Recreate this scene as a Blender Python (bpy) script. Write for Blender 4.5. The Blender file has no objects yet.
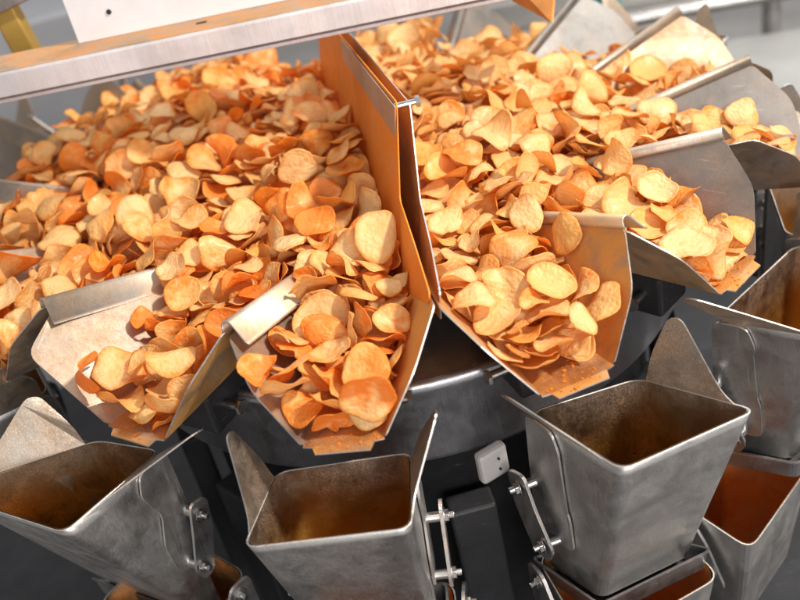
import bpy, bmesh, math, random, json
from mathutils import Vector, Matrix

R = math.radians
scene = bpy.context.scene
COL = scene.collection

# ------------------------------------------------------------------ camera
PITCH, ROLL, FPX, DIST = R(32.5), R(13.3), 960.0, 0.95
_c, _s = math.cos(PITCH), math.sin(PITCH)
CAM = Vector((0, -DIST * _c, DIST * _s))
FW, UP, RT = Vector((0, _c, -_s)), Vector((0, _s, _c)), Vector((1, 0, 0))
_cr, _sr = math.cos(ROLL), math.sin(ROLL)
CR = RT * _cr - UP * _sr
CU = RT * _sr + UP * _cr
cam_d = bpy.data.cameras.new('camera')
cam = bpy.data.objects.new('camera', cam_d)
COL.objects.link(cam)
m = Matrix((CR, CU, -FW)).transposed().to_4x4()
m.translation = CAM
cam.matrix_world = m
cam_d.sensor_width = 36
cam_d.lens = 36 * FPX / 800
cam_d.clip_start = 0.02
cam_d.clip_end = 100
cam_d.dof.use_dof = True
cam_d.dof.focus_distance = 0.89
cam_d.dof.aperture_fstop = 4.0
scene.camera = cam
scene.view_settings.view_transform = 'Standard'
scene.view_settings.look = 'None'
scene.view_settings.exposure = 0


def at(px, py, z):
    """a point of the place, on the level z, seen at photo pixel (px, py)"""
    a, b = px - 400, py - 300
    x, y = a * _cr - b * _sr, a * _sr + b * _cr
    d = RT * (x / FPX) - UP * (y / FPX) + FW
    return CAM + d * ((z - CAM.z) / d.z)


# ------------------------------------------------------------------ bookkeeping
def tag(o, label=None, cat=None, group=None, kind=None):
    if label: o['label'] = label
    if cat: o['category'] = cat
    if group: o['group'] = group
    if kind: o['kind'] = kind
    return o


def empty(name, loc, rz=0.0):
    o = bpy.data.objects.new(name, None)
    o.empty_display_size = 0.03
    o.location = loc
    o.rotation_euler = (0, 0, rz)
    COL.objects.link(o)
    return o


def link(name, bm, mat, parent=None, smooth=False, thick=0, bevel=0, offset=0, edge=True):
    bmesh.ops.recalc_face_normals(bm, faces=bm.faces[:]) if thick == 0 else None
    me = bpy.data.meshes.new(name)
    if smooth:
        for f in bm.faces: f.smooth = True
    bm.to_mesh(me); bm.free()
    me.materials.append(mat)
    o = bpy.data.objects.new(name, me)
    COL.objects.link(o)
    if parent: o.parent = parent
    if thick:
        md = o.modifiers.new('sheet', 'SOLIDIFY'); md.thickness = thick; md.offset = offset
        if edge and 'edge' in M:
            me.materials.append(M['edge']); md.material_offset_rim = 1
    if bevel:
        md = o.modifiers.new('edge', 'BEVEL'); md.width = bevel; md.segments = 2; md.limit_method = 'ANGLE'; md.angle_limit = R(40)
        if smooth is False:
            md.harden_normals = False
    return o


def copy_tree(o, parent=None):
    c = o.copy(); COL.objects.link(c); c.parent = parent
    for ch in o.children: copy_tree(ch, c)
    return c


def round_poly(pts, rad, n=4):
    """pts: list of (Vector, radius or None); corners rounded with a small arc (quadratic)"""
    out = []
    N = len(pts)
    for i in range(N):
        p, r = pts[i] if isinstance(pts[i], tuple) else (pts[i], rad)
        if not r:
            out.append(p.copy()); continue
        a, b = pts[i - 1], pts[(i + 1) % N]
        a = a[0] if isinstance(a, tuple) else a
        b = b[0] if isinstance(b, tuple) else b
        da, db = (a - p), (b - p)
        ra = min(r, da.length * .45); rb = min(r, db.length * .45)
        s_, e_ = p + da.normalized() * ra, p + db.normalized() * rb
        for k in range(n + 1):
            t = k / n
            out.append(s_ * (1 - t) ** 2 + p * 2 * t * (1 - t) + e_ * t * t)
    return out


def poly(bm, pts):
    vs = [bm.verts.new(p) for p in pts]
    return bm.faces.new(vs)


def sweep(bm, prof, path_a, path_b, close=False):
    """prof: offsets (Vectors) at a and at b -> strip"""
    va = [bm.verts.new(path_a + p) for p in prof]
    vb = [bm.verts.new(path_b + p) for p in prof]
    n = len(prof)
    for i in range(n if close else n - 1):
        j = (i + 1) % n
        bm.faces.new((va[i], va[j], vb[j], vb[i]))
    return va, vb


def box(bm, size, loc=(0, 0, 0), rot=None):
    r = bmesh.ops.create_cube(bm, size=1)
    mt = Matrix.LocRotScale(Vector(loc), rot, Vector(size))
    bmesh.ops.transform(bm, matrix=mt, verts=r['verts'])
    return r['verts']


def cyl(bm, r1, r2, h, loc, axis=(0, 0, 1), seg=24):
    r = bmesh.ops.create_cone(bm, cap_ends=True, segments=seg, radius1=r1, radius2=r2, depth=h)
    q = Vector((0, 0, 1)).rotation_difference(Vector(axis))
    bmesh.ops.transform(bm, matrix=Matrix.LocRotScale(Vector(loc), q, Vector((1, 1, 1))), verts=r['verts'])
    return r['verts']


# ------------------------------------------------------------------ materials
def nodes(name):
    mt = bpy.data.materials.new(name); mt.use_nodes = True
    nt = mt.node_tree; nt.nodes.clear()
    out = nt.nodes.new('ShaderNodeOutputMaterial')
    return mt, nt, out


def N(nt, t, **kw):
    n = nt.nodes.new(t)
    for k, v in kw.items():
        if k in n.inputs: n.inputs[k].default_value = v
        else: setattr(n, k, v)
    return n


def L(nt, a, b): nt.links.new(a, b)


def noise(nt, co, scale, detail=4, rough=.55, dist=0.0):
    n = N(nt, 'ShaderNodeTexNoise'); n.inputs['Scale'].default_value = scale
    n.inputs['Detail'].default_value = detail; n.inputs['Roughness'].default_value = rough
    n.inputs['Distortion'].default_value = dist
    if co is not None: L(nt, co, n.inputs['Vector'])
    return n.outputs['Fac']


def ramp(nt, fac, a, b, c0=(0, 0, 0, 1), c1=(1, 1, 1, 1)):
    r = N(nt, 'ShaderNodeValToRGB')
    r.color_ramp.elements[0].position = a; r.color_ramp.elements[1].position = b
    r.color_ramp.elements[0].color = c0; r.color_ramp.elements[1].color = c1
    L(nt, fac, r.inputs[0])
    return r.outputs[0]


def mixc(nt, fac, a, b, blend='MIX'):
    x = N(nt, 'ShaderNodeMix', data_type='RGBA', blend_type=blend)
    for s_, v in ((x.inputs[0], fac), (x.inputs[6], a), (x.inputs[7], b)):
        if hasattr(v, 'is_linked'): L(nt, v, s_)
        else: s_.default_value = v
    return x.outputs[2]


def math_(nt, op, a, b=0.0, clamp=False):
    x = N(nt, 'ShaderNodeMath', operation=op, use_clamp=clamp)
    for s_, v in ((x.inputs[0], a), (x.inputs[1], b)):
        if hasattr(v, 'is_linked'): L(nt, v, s_)
        else: s_.default_value = v
    return x.outputs[0]


def steel(name, base=(.52, .52, .53), rough=.38, dust=0.0, dust_col=(.62, .27, .06), film=0.0,
          film_col=(.75, .42, .16), grain=0.0, scratch=.5, upward=0.0, specks=0.0, metal=1.0, film_attr=False, zfilm=None, mottle=1.0):
    """stainless sheet: cloudy roughness, fine scratches, an oily ochre film and grains of orange seasoning"""
    mt, nt, out = nodes(name)
    geo = N(nt, 'ShaderNodeNewGeometry')
    tc = N(nt, 'ShaderNodeTexCoord')
    co = geo.outputs['Position']
    p = N(nt, 'ShaderNodeBsdfPrincipled')
    p.inputs['Metallic'].default_value = metal
    big = noise(nt, co, 14, 5, .6)
    fine = noise(nt, co, 160, 4, .7)
    mid = noise(nt, co, 42, 5, .65, .4)
    col = mixc(nt, ramp(nt, big, .3, .7), tuple(x * (1 - .22 * mottle) for x in base) + (1,), tuple(min(1, x * 1.12) for x in base) + (1,))
    col = mixc(nt, math_(nt, 'MULTIPLY', ramp(nt, mid, .5, .75), .35 * mottle), col, tuple(x * .6 for x in base) + (1,))
    # scratches: stretched noise
    mp = N(nt, 'ShaderNodeMapping'); L(nt, tc.outputs['Object'], mp.inputs['Vector'])
    mp.inputs['Scale'].default_value = (26, 700, 420); mp.inputs['Rotation'].default_value = (.3, .5, .7)
    scr = ramp(nt, noise(nt, mp.outputs[0], 1.0, 3, .6), .66, .74)
    col = mixc(nt, math_(nt, 'MULTIPLY', scr, .35 * scratch), col, (.85, .85, .84, 1))
    # directional brushing
    mb = N(nt, 'ShaderNodeMapping'); L(nt, tc.outputs['Object'], mb.inputs['Vector'])
    mb.inputs['Scale'].default_value = (520, 520, 9)
    br = noise(nt, mb.outputs[0], 1.0, 3, .65)
    col = mixc(nt, math_(nt, 'MULTIPLY', ramp(nt, br, .35, .65), .30), col, tuple(x * .62 for x in base) + (1,))
    # wiped and greasy patches
    gp = ramp(nt, noise(nt, co, 7, 3, .5, 1.2), .48, .56)
    rg = math_(nt, 'ADD', math_(nt, 'MULTIPLY', ramp(nt, mid, .3, .75), .18), rough - .09)
    rg = math_(nt, 'ADD', rg, math_(nt, 'MULTIPLY', gp, .07))
    rg = math_(nt, 'ADD', rg, math_(nt, 'MULTIPLY', ramp(nt, br, .3, .7), .10))
    rg = math_(nt, 'ADD', rg, math_(nt, 'MULTIPLY', scr, .1), True)
    if film:
        ff = math_(nt, 'MULTIPLY', ramp(nt, noise(nt, co, 20, 6, .65, .6), .30, .62), film)
        ff = math_(nt, 'ADD', ff, film * .35, True)
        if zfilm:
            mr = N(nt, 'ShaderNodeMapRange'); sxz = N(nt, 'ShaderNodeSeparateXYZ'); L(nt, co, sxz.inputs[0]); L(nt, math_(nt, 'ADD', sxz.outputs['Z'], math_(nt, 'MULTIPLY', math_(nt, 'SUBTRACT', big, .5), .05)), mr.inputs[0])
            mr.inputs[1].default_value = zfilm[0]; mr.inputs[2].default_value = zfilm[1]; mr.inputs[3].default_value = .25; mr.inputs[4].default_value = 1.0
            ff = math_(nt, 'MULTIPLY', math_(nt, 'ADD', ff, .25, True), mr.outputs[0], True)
        if film_attr:
            fa = N(nt, 'ShaderNodeAttribute', attribute_type='OBJECT', attribute_name='film')
            ff = math_(nt, 'MULTIPLY', ff, fa.outputs['Fac'], True)
        col = mixc(nt, ff, col, film_col + (1,))
        rg = math_(nt, 'ADD', rg, math_(nt, 'MULTIPLY', ff, .15), True)
    if specks:
        sp = ramp(nt, noise(nt, co, 900, 2, .5), .56, .61)
        sp = math_(nt, 'MULTIPLY', sp, specks)
        col = mixc(nt, sp, col, (.8, .78, .72, 1))
    if dust:
        d1 = ramp(nt, noise(nt, co, 26, 6, .7, .3), .42, .66)
        d2 = ramp(nt, noise(nt, co, 750, 3, .7), .40, .62)
        dd = math_(nt, 'MULTIPLY', math_(nt, 'MULTIPLY', d1, d2), dust, True)
        if upward:
            sx = N(nt, 'ShaderNodeSeparateXYZ'); L(nt, geo.outputs['Normal'], sx.inputs[0])
            dd = math_(nt, 'MULTIPLY', dd, ramp(nt, sx.outputs['Z'], .3, .85))
        if film_attr:
            fd = N(nt, 'ShaderNodeAttribute', attribute_type='OBJECT', attribute_name='film')
            dd = math_(nt, 'MULTIPLY', dd, math_(nt, 'ADD', math_(nt, 'MULTIPLY', fd.outputs['Fac'], .8), .2), True)
        col = mixc(nt, dd, col, dust_col + (1,))
        L(nt, math_(nt, 'SUBTRACT', metal, math_(nt, 'MULTIPLY', dd, .95 * metal), True), p.inputs['Metallic'])
        rg = math_(nt, 'ADD', rg, math_(nt, 'MULTIPLY', dd, .4), True)
    L(nt, col, p.inputs['Base Color'])
    L(nt, rg, p.inputs['Roughness'])
    bp = N(nt, 'ShaderNodeBump'); bp.inputs['Strength'].default_value = .12; bp.inputs['Distance'].default_value = .001
    hh = math_(nt, 'ADD', math_(nt, 'ADD', fine, math_(nt, 'MULTIPLY', br, .8)), math_(nt, 'MULTIPLY', big, 2.5))
    L(nt, hh, bp.inputs['Height']); L(nt, bp.outputs[0], p.inputs['Normal'])
    L(nt, p.outputs[0], out.inputs[0])
    return mt


M = {}
M['edge'] = steel('edge_highlight_steel', (.82, .80, .78), .3, dust=.5, dust_col=(.85, .36, .05))  # highlight along sheet rims, put into a brighter steel colour
M['pan'] = steel('pan_steel', (.38, .37, .36), .48, scratch=1.3, dust=.7, film=.9, film_col=(.74, .40, .12), film_attr=True)  # ochre tint is film plus the chips' reflection, put into the colour
M['pan_floor'] = steel('pan_floor_steel', (.60, .54, .46), .42, dust=.9, film=.9, film_col=(.62, .32, .10))  # same tint: film and mirrored chips in one colour
M['pan_out'] = steel('pan_flange_steel', (.40, .39, .37), .40, scratch=1.0, dust=.6, film=.6, film_attr=True)
M['divider'] = steel('divider_steel', (.80, .45, .16), .36, dust=.7, film=1.0, film_col=(.84, .27, .025), dust_col=(.78, .22, .015), metal=.35)  # orange film colour also holds light bounced from the chips
M['divider_right'] = steel('divider_right_steel', (.62, .50, .38), .42, dust=.5, film=.8, film_col=(.66, .36, .12), metal=.9)
M['strip'] = steel('strip_steel', (.50, .46, .42), .45, dust=.6, film=.2)
M['hopper'] = steel('hopper_steel', (.58, .575, .57), .36, mottle=.3, dust=.06, specks=.6, scratch=1.0)
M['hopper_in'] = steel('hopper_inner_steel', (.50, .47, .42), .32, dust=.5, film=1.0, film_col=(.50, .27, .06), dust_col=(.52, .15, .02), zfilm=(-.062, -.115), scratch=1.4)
M['ear'] = steel('hopper_ear_steel', (.55, .53, .50), .36, dust=.45, film=.35, film_col=(.55, .32, .12), specks=.4)
M['bracket'] = steel('bracket_steel', (.40, .40, .41), .36, dust=.12)
M['bolt'] = steel('bolt_steel', (.48, .47, .46), .25)
M['drum'] = steel('drum_steel', (.55, .56, .60), .36, specks=.35, scratch=.4)
M['dark'] = steel('dark_housing', (.05, .05, .055), .5, metal=.6)
M['beam'] = steel('beam_steel', (.80, .78, .82), .5, dust=.22, film=.12, film_col=(.70, .52, .38), scratch=.4, metal=.45)
M['beam_top'] = steel('beam_top_steel', (.60, .55, .50), .5, dust=1.3, film=.6, film_col=(.66, .40, .18), dust_col=(.72, .27, .05))
M['lower'] = steel('lower_bin_steel', (.52, .44, .36), .42, dust=1.0, film=.8, film_col=(.60, .27, .07), dust_col=(.72, .24, .03))


def plain(name, col, rough=.5, metal=0.0, var=.15, scale=20):
    mt, nt, out = nodes(name)
    p = N(nt, 'ShaderNodeBsdfPrincipled')
    geo = N(nt, 'ShaderNodeNewGeometry')
    n = noise(nt, geo.outputs['Position'], scale, 5, .6)
    c = mixc(nt, ramp(nt, n, .3, .7), tuple(x * (1 - var) for x in col) + (1,), tuple(min(1, x * (1 + var)) for x in col) + (1,))
    L(nt, c, p.inputs['Base Color'])
    p.inputs['Roughness'].default_value = rough; p.inputs['Metallic'].default_value = metal
    L(nt, p.outputs[0], out.inputs[0])
    return mt


M['white'] = plain('white_plate', (.78, .77, .80), .42, 0, .05)
M['block'] = plain('plastic_block', (.40, .385, .38), .45, 0, .06)
M['brass'] = plain('ochre_post', (.42, .27, .06), .4, .3, .15)
M['chute'] = plain('orange_chute', (.50, .20, .04), .42, .3, .25, 30)
M['floor'] = plain('factory_floor', (.40, .39, .38), .55, 0, .2, 4)
M['backsteel'] = plain('far_steel', (.50, .49, .47), .4, .7, .12, 6)
M['greyblue'] = plain('grey_cabinet', (.36, .37, .40), .45, .3, .08, 6)
M['teal'] = plain('teal_paint', (.02, .35, .38), .4, 0, .1)
M['heap'] = plain('chip_crumb', (.62, .24, .03), .8, 0, .4, 90)


def chip_material():
    """fried potato slice: pale to golden, blistered, dusted unevenly with orange seasoning.
    'seas', 'tone', 'seed' come from the chip object, or per chip from the merged mesh (the other one reads 0)."""
    mt, nt, out = nodes('potato_chip')
    def both(nm):
        a = N(nt, 'ShaderNodeAttribute', attribute_type='GEOMETRY', attribute_name='g_' + nm)
        b = N(nt, 'ShaderNodeAttribute', attribute_type='OBJECT', attribute_name=nm)
        return math_(nt, 'ADD', a.outputs['Fac'], b.outputs['Fac'])
    seas, tone, seed = both('seas'), both('tone'), both('seed')
    uv = N(nt, 'ShaderNodeUVMap', uv_map='uv')
    cb = N(nt, 'ShaderNodeCombineXYZ'); L(nt, math_(nt, 'MULTIPLY', seed, 37.0), cb.inputs[2]); L(nt, math_(nt, 'MULTIPLY', seed, 91.0), cb.inputs[0])
    va = N(nt, 'ShaderNodeVectorMath', operation='ADD'); L(nt, uv.outputs[0], va.inputs[0]); L(nt, cb.outputs[0], va.inputs[1])
    co = va.outputs[0]
    ln = N(nt, 'ShaderNodeVectorMath', operation='LENGTH'); L(nt, uv.outputs[0], ln.inputs[0])
    rad = ln.outputs['Value']
    base = mixc(nt, tone, (.95, .75, .38, 1), (.95, .58, .15, 1))
    blot = noise(nt, co, 1.6, 4, .55, .4)
    base = mixc(nt, math_(nt, 'MULTIPLY', ramp(nt, blot, .42, .72), .5), base, (.92, .56, .16, 1))
    rim = ramp(nt, math_(nt, 'ADD', rad, math_(nt, 'MULTIPLY', noise(nt, co, 4, 3), .22)), .93, 1.14)
    base = mixc(nt, math_(nt, 'MULTIPLY', rim, .55), base, (.86, .40, .06, 1))
    bn = math_(nt, 'MULTIPLY', ramp(nt, rad, .72, 1.02), ramp(nt, noise(nt, co, 2.6, 3, .6), .58, .70))
    base = mixc(nt, math_(nt, 'MULTIPLY', bn, .6), base, (.55, .20, .03, 1))
    # seasoning: heaviest on one side of the slice, fading across it, cloudy and grainy
    sd = N(nt, 'ShaderNodeCombineXYZ')
    ang_ = math_(nt, 'MULTIPLY', seed, 61.0)
    L(nt, math_(nt, 'COSINE', ang_), sd.inputs[0]); L(nt, math_(nt, 'SINE', ang_), sd.inputs[1])
    dt = N(nt, 'ShaderNodeVectorMath', operation='DOT_PRODUCT'); L(nt, uv.outputs[0], dt.inputs[0]); L(nt, sd.outputs[0], dt.inputs[1])
    cl = noise(nt, co, 1.3, 4, .55, .5)
    thr = math_(nt, 'ADD', math_(nt, 'MULTIPLY', dt.outputs['Value'], .38), math_(nt, 'MULTIPLY', math_(nt, 'SUBTRACT', cl, .5), 2.2))
    thr = math_(nt, 'ADD', thr, math_(nt, 'SUBTRACT', math_(nt, 'MULTIPLY', seas, 1.7), .62))
    cov = math_(nt, 'MULTIPLY', thr, 1.25, True)
    gr = ramp(nt, noise(nt, co, 30, 3, .7), .34, .66)
    cov2 = math_(nt, 'MULTIPLY', cov, math_(nt, 'ADD', math_(nt, 'MULTIPLY', gr, .28), .72), True)
    sc = mixc(nt, cov, (.98, .49, .045, 1), (.93, .27, .007, 1))
    colr = mixc(nt, cov2, base, sc)
    sp = ramp(nt, noise(nt, co, 20, 2, .5), .63, .68)
    colr = mixc(nt, math_(nt, 'MULTIPLY', sp, math_(nt, 'ADD', math_(nt, 'MULTIPLY', cov, .5), .25)), colr, (.78, .20, .01, 1))
    p = N(nt, 'ShaderNodeBsdfPrincipled')
    L(nt, colr, p.inputs['Base Color'])
    L(nt, math_(nt, 'ADD', math_(nt, 'MULTIPLY', cov2, .16), .36), p.inputs['Roughness'])
    p.inputs['Specular IOR Level'].default_value = .5
    p.inputs['Coat Weight'].default_value = .18; p.inputs['Coat Roughness'].default_value = .22
    bl = N(nt, 'ShaderNodeTexVoronoi'); bl.inputs['Scale'].default_value = 5.0; L(nt, co, bl.inputs['Vector'])
    h = math_(nt, 'ADD', math_(nt, 'MULTIPLY', noise(nt, co, 3.2, 4, .55), 1.5), math_(nt, 'MULTIPLY', noise(nt, co, 22, 3, .7), .10))
    h = math_(nt, 'SUBTRACT', h, math_(nt, 'MULTIPLY', bl.outputs['Distance'], .55))
    bp = N(nt, 'ShaderNodeBump'); bp.inputs['Strength'].default_value = .55; bp.inputs['Distance'].default_value = .0024
    L(nt, h, bp.inputs['Height']); L(nt, bp.outputs[0], p.inputs['Normal'])
    tr = N(nt, 'ShaderNodeBsdfTranslucent'); L(nt, mixc(nt, .5, colr, (1.0, .42, .04, 1)), tr.inputs[0])
    mx = N(nt, 'ShaderNodeMixShader'); mx.inputs[0].default_value = .40
    L(nt, p.outputs[0], mx.inputs[1]); L(nt, tr.outputs[0], mx.inputs[2])
    L(nt, mx.outputs[0], out.inputs[0])
    return mt


M['chip'] = chip_material()

# ------------------------------------------------------------------ machine frame of reference
O = Vector((.01, .25, 0))
STEP = 360 / 14
ANG0 = -100.5                      # outlet direction of the pan in the middle
R_TIP, R_TOP, Z_TOP, Z_APEX = .453, .404, .085, -.035


def ang(k): return R(ANG0 + STEP * k)


# pan in its own frame: x = outwards, y = to the right seen from outside ... z up; origin on the machine axis
HB = R(STEP / 2)


def pan_points():
    P = {}
    for s in (-1, 1):
        gap = .0035 if s < 0 else .0005
        T = Vector((R_TOP * math.cos(HB), s * (R_TOP * math.sin(HB) - gap), Z_TOP - (.004 if s < 0 else 0)))
        r_in = .10
        z_in = Z_APEX + (Z_TOP - Z_APEX) * r_in / R_TOP
        Ti = Vector((r_in * math.cos(HB), s * (r_in * math.sin(HB) - gap), z_in))
        Fo = Vector((.4505, s * .0345, 0))
        Fi = Vector((.10, s * .012, -.02))
        # the wall's outer corner: on the wall plane, further out than the top
        n = (T - Fo).cross(Fi - Fo).normalized()
        x, z = .433, .052
        y = Fo.y - (n.x * (x - Fo.x) + n.z * (z - Fo.z)) / n.y
        P[s] = dict(T=T, Ti=Ti, Fo=Fo, Fi=Fi, M=Vector((x, y, z)))
    return P


PP = pan_points()


def make_pan(PP=PP, flap=.022):
    hook = True
    root = empty('feeder_pan', (0, 0, 0))
    l, r = PP[-1], PP[1]
    bm = bmesh.new()
    y0 = l['Fo'].y
    lip = [l['Fi'], l['Fo'], Vector((.452, y0 + .008, 0)), Vector((.459, y0 + .011, -.0015)),
           Vector((.4605, -y0 - .011, -.0015)), Vector((.452, -y0 - .008, 0)), r['Fo'], r['Fi']]
    poly(bm, lip)
    link('floor', bm, M['pan_floor'], root, thick=.0013)
    for s in (-1, 1):
        q = PP[s]
        bm = bmesh.new()
        poly(bm, round_poly([(q['Ti'], 0), (q['Fi'], 0), (q['Fo'], .006), (q['M'], .012), (q['T'], .006)], 0))
        link('side_wall', bm, M['pan'], root, thick=.0013)
    if hook:
        q, nx = PP[1], PP[1]
        along = (q['T'] - q['Ti']).normalized()
        lat = along.cross(Vector((0, 0, 1))).normalized()
        if lat.y < 0: lat = -lat
        upv = lat.cross(along); upv = upv if upv.z > 0 else -upv
        rr = .0046
        prof = [Vector((0, 0, 0)), upv * .004]
        for i in range(9):
            a = math.pi - math.pi * .80 * i / 8
            prof.append(lat * (rr + rr * math.cos(a)) + upv * (.006 + rr * math.sin(a)))
        e = prof[-1]
        prof.append(e + lat * flap * .55 - upv * flap * .75)
        prof.append(e + lat * (flap * .55 + .003) - upv * (flap * .75 + .0018))
        bm = bmesh.new()
        # flap end is cut back a little at the outlet
        a0, a1 = q['Ti'] + along * .0, q['T']
        va, vb = sweep(bm, prof, a0, a1)
        link('hook_flange', bm, M['pan_out'], root, smooth=True, thick=.0015)
    # vibrator foot below the pan
    bm = bmesh.new()
    box(bm, (.11, .05, .045), (.33, 0, -.032))
    dm = link('drive_mount', bm, M['dark'], root, bevel=.004)
    for s in (-1, 1):
        for x_, z_ in ((.365, -.030), (.335, -.040)):
            bm = bmesh.new()
            cyl(bm, .0045, .0045, .022, (x_, s * .034, z_), (0, s, 0), 14)
            cyl(bm, .0075, .0075, .004, (x_, s * .046, z_), (0, s, 0), 6)
            link('stud', bm, M['bolt'], dm)
    return root


PAN_LABELS = {
    -1: 'front left steel pan with scratched bright wall, just left of the middle pan',
    0: 'middle steel pan full of seasoned chips, its outlet above the small square hopper',
    1: 'ochre dusted pan right of the tall divider, its outlet above the speckled hopper',
    2: 'steel pan with grey wall on the right, second from the tall divider',
    3: 'pale grey pan on the right side, third from the tall divider',
    4: 'brownish grey pan with an orange smear, fourth from the tall divider',
    5: 'bright white glaring pan wall at the top, fifth right of the tall divider',
    6: 'farthest visible pan at the top edge, behind the orange chute',
    -2: 'pan at the left edge under orange chips, next left of the bright scratched wall',
    -3: 'pan at the left edge with a pale flange, third left of the middle pan',
    -4: 'pan at the upper left with grey flat wall, below the long beam',
    -5: 'pan at the upper left with a pale ridge, just below the long beam',
    -6: 'rearmost pan on the left side, buried in chips behind the long beam',
}
PAN_SHIFT = {-2: Vector((-.030, .006, 0)), -3: Vector((-.11, .01, 0)), -4: Vector((-.15, .01, 0)), -5: Vector((-.16, 0, 0)), -6: Vector((-.12, 0, 0)), 3: Vector((.025, -.01, 0)), 4: Vector((.03, .01, 0)), 5: Vector((.035, .02, 0)), 6: Vector((.035, .02, 0))}
PAN_TURN = {-2: -1.0}
FILM = {-1: (.30, .9), 0: (.32, 1.1), 1: (.9, 1.0), 2: (.55, .10), 3: (.3, .05), 4: (.5, .35), 5: (.3, .0), 6: (.2, .1), -2: (.25, .3), -3: (.2, .2), -4: (.2, .2), -5: (.3, .3), -6: (.3, .3)}
pan0 = make_pan()
PW = {-1: dict(PP[-1]), 1: dict(PP[1])}
PW[-1]['T'] = PP[-1]['T'] + Vector((.002, -.030, .002)); PW[-1]['M'] = PP[-1]['M'] + Vector((.014, -.042, .012)); PW[-1]['Ti'] = PP[-1]['Ti'] + Vector((0, -.012, 0))
panW = make_pan(PW)
pans = {}
for k in (0, 1, 2, 3, 4, 5, 6, -1, -2, -3, -4, -5, -6):
    o = pan0 if k == 0 else panW if k == -1 else copy_tree(pan0)
    o.location = O + PAN_SHIFT.get(k, Vector()); o.rotation_euler = (0, 0, ang(k) + R(PAN_TURN.get(k, 0)))
    if k in (-4, -5): o.location.z += .035
    pans[k] = tag(o, PAN_LABELS[k], 'feeder pan', 'radial feeder pans')
for k, o in pans.items():
    walls = sorted([c_ for c_ in o.children if c_.name.startswith('side_wall')], key=lambda c_: c_.name)
    for w_, fv in zip(walls, FILM[k]): w_['film'] = fv
    for c_ in o.children:
        if c_.name.startswith('floor'): c_['film'] = 1.0
        if c_.name.startswith('hook_flange'): c_['film'] = {1: .9, 2: .35, 3: .3, 4: .3, 5: .2, 6: .2, -1: .6}.get(k, .4)
# at the divider the boundary carries no hook: the tall plate stands there
for ch in list(pans[0].children):
    if ch.name.startswith('hook_flange'): bpy.data.objects.remove(ch)

# ------------------------------------------------------------------ tall divider across the machine
def divider():
    root = empty('divider_plate', O)
    W = lambda x, y, z: Vector((x, y, z)) - O
    left = [W(-.018, .52, .150), W(.0056, .320, .170), W(.0387, .0287, .190), W(.0218, .0144, .100), W(.024, -.06, .092), W(.0252, -.1385, .087)]
    low_ = [W(.017, -.13, .055), W(-.004, .02, -.01), W(-.05, .52, .0)]
    right = [W(-.006, .52, .150), W(.018, .320, .168), W(.0500, .0280, .186), W(.0400, .0040, .100), W(.038, -.06, .090), W(.0335, -.1385, .087)]
    low_r = [W(.030, -.13, .055), W(.020, .02, -.01), W(-.02, .52, .0)]
    for pts, bt, mt in ((left, low_, 'divider'), (right, low_r, 'divider_right')):
        bm = bmesh.new()
        f = poly(bm, round_poly([(p, .007) for p in pts] + [(p, 0) for p in bt], 0))
        bmesh.ops.triangulate(bm, faces=[f])
        link('plate', bm, M[mt], root, thick=.0013, edge=mt == 'divider_right')
    bm = bmesh.new()
    o_ = Vector((-.0016, 0, 0))
    a_, b_ = left[1] + o_, left[2] + o_
    poly(bm, [a_ - Vector((.0005, 0, .001)), b_ - Vector((.001, .004, .003)), b_ + Vector((-.0064, .002, -.034)), a_ + Vector((-.004, 0, -.022))])
    link('edge_strip', bm, M['strip'], root, thick=.001)
    bm = bmesh.new()
    c_ = left[2] + Vector((.008, .006, -.006))
    cyl(bm, .003, .003, .022, c_, (1, 0, 0), 12)
    cyl(bm, .0055, .0055, .004, c_ + Vector((.011, 0, 0)), (1, 0, 0), 6)
    link('spacer_bolt', bm, M['bolt'], root)
    tag(root, 'tall orange divider plate standing between the left and right chip heaps', 'divider')
    return root


divider()

# ------------------------------------------------------------------ hoppers
def rrect(FL, FR, BR, BL, rad, n=5):
    return round_poly([(FL, rad), (FR, rad), (BR, rad), (BL, rad)], 0, n)


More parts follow.
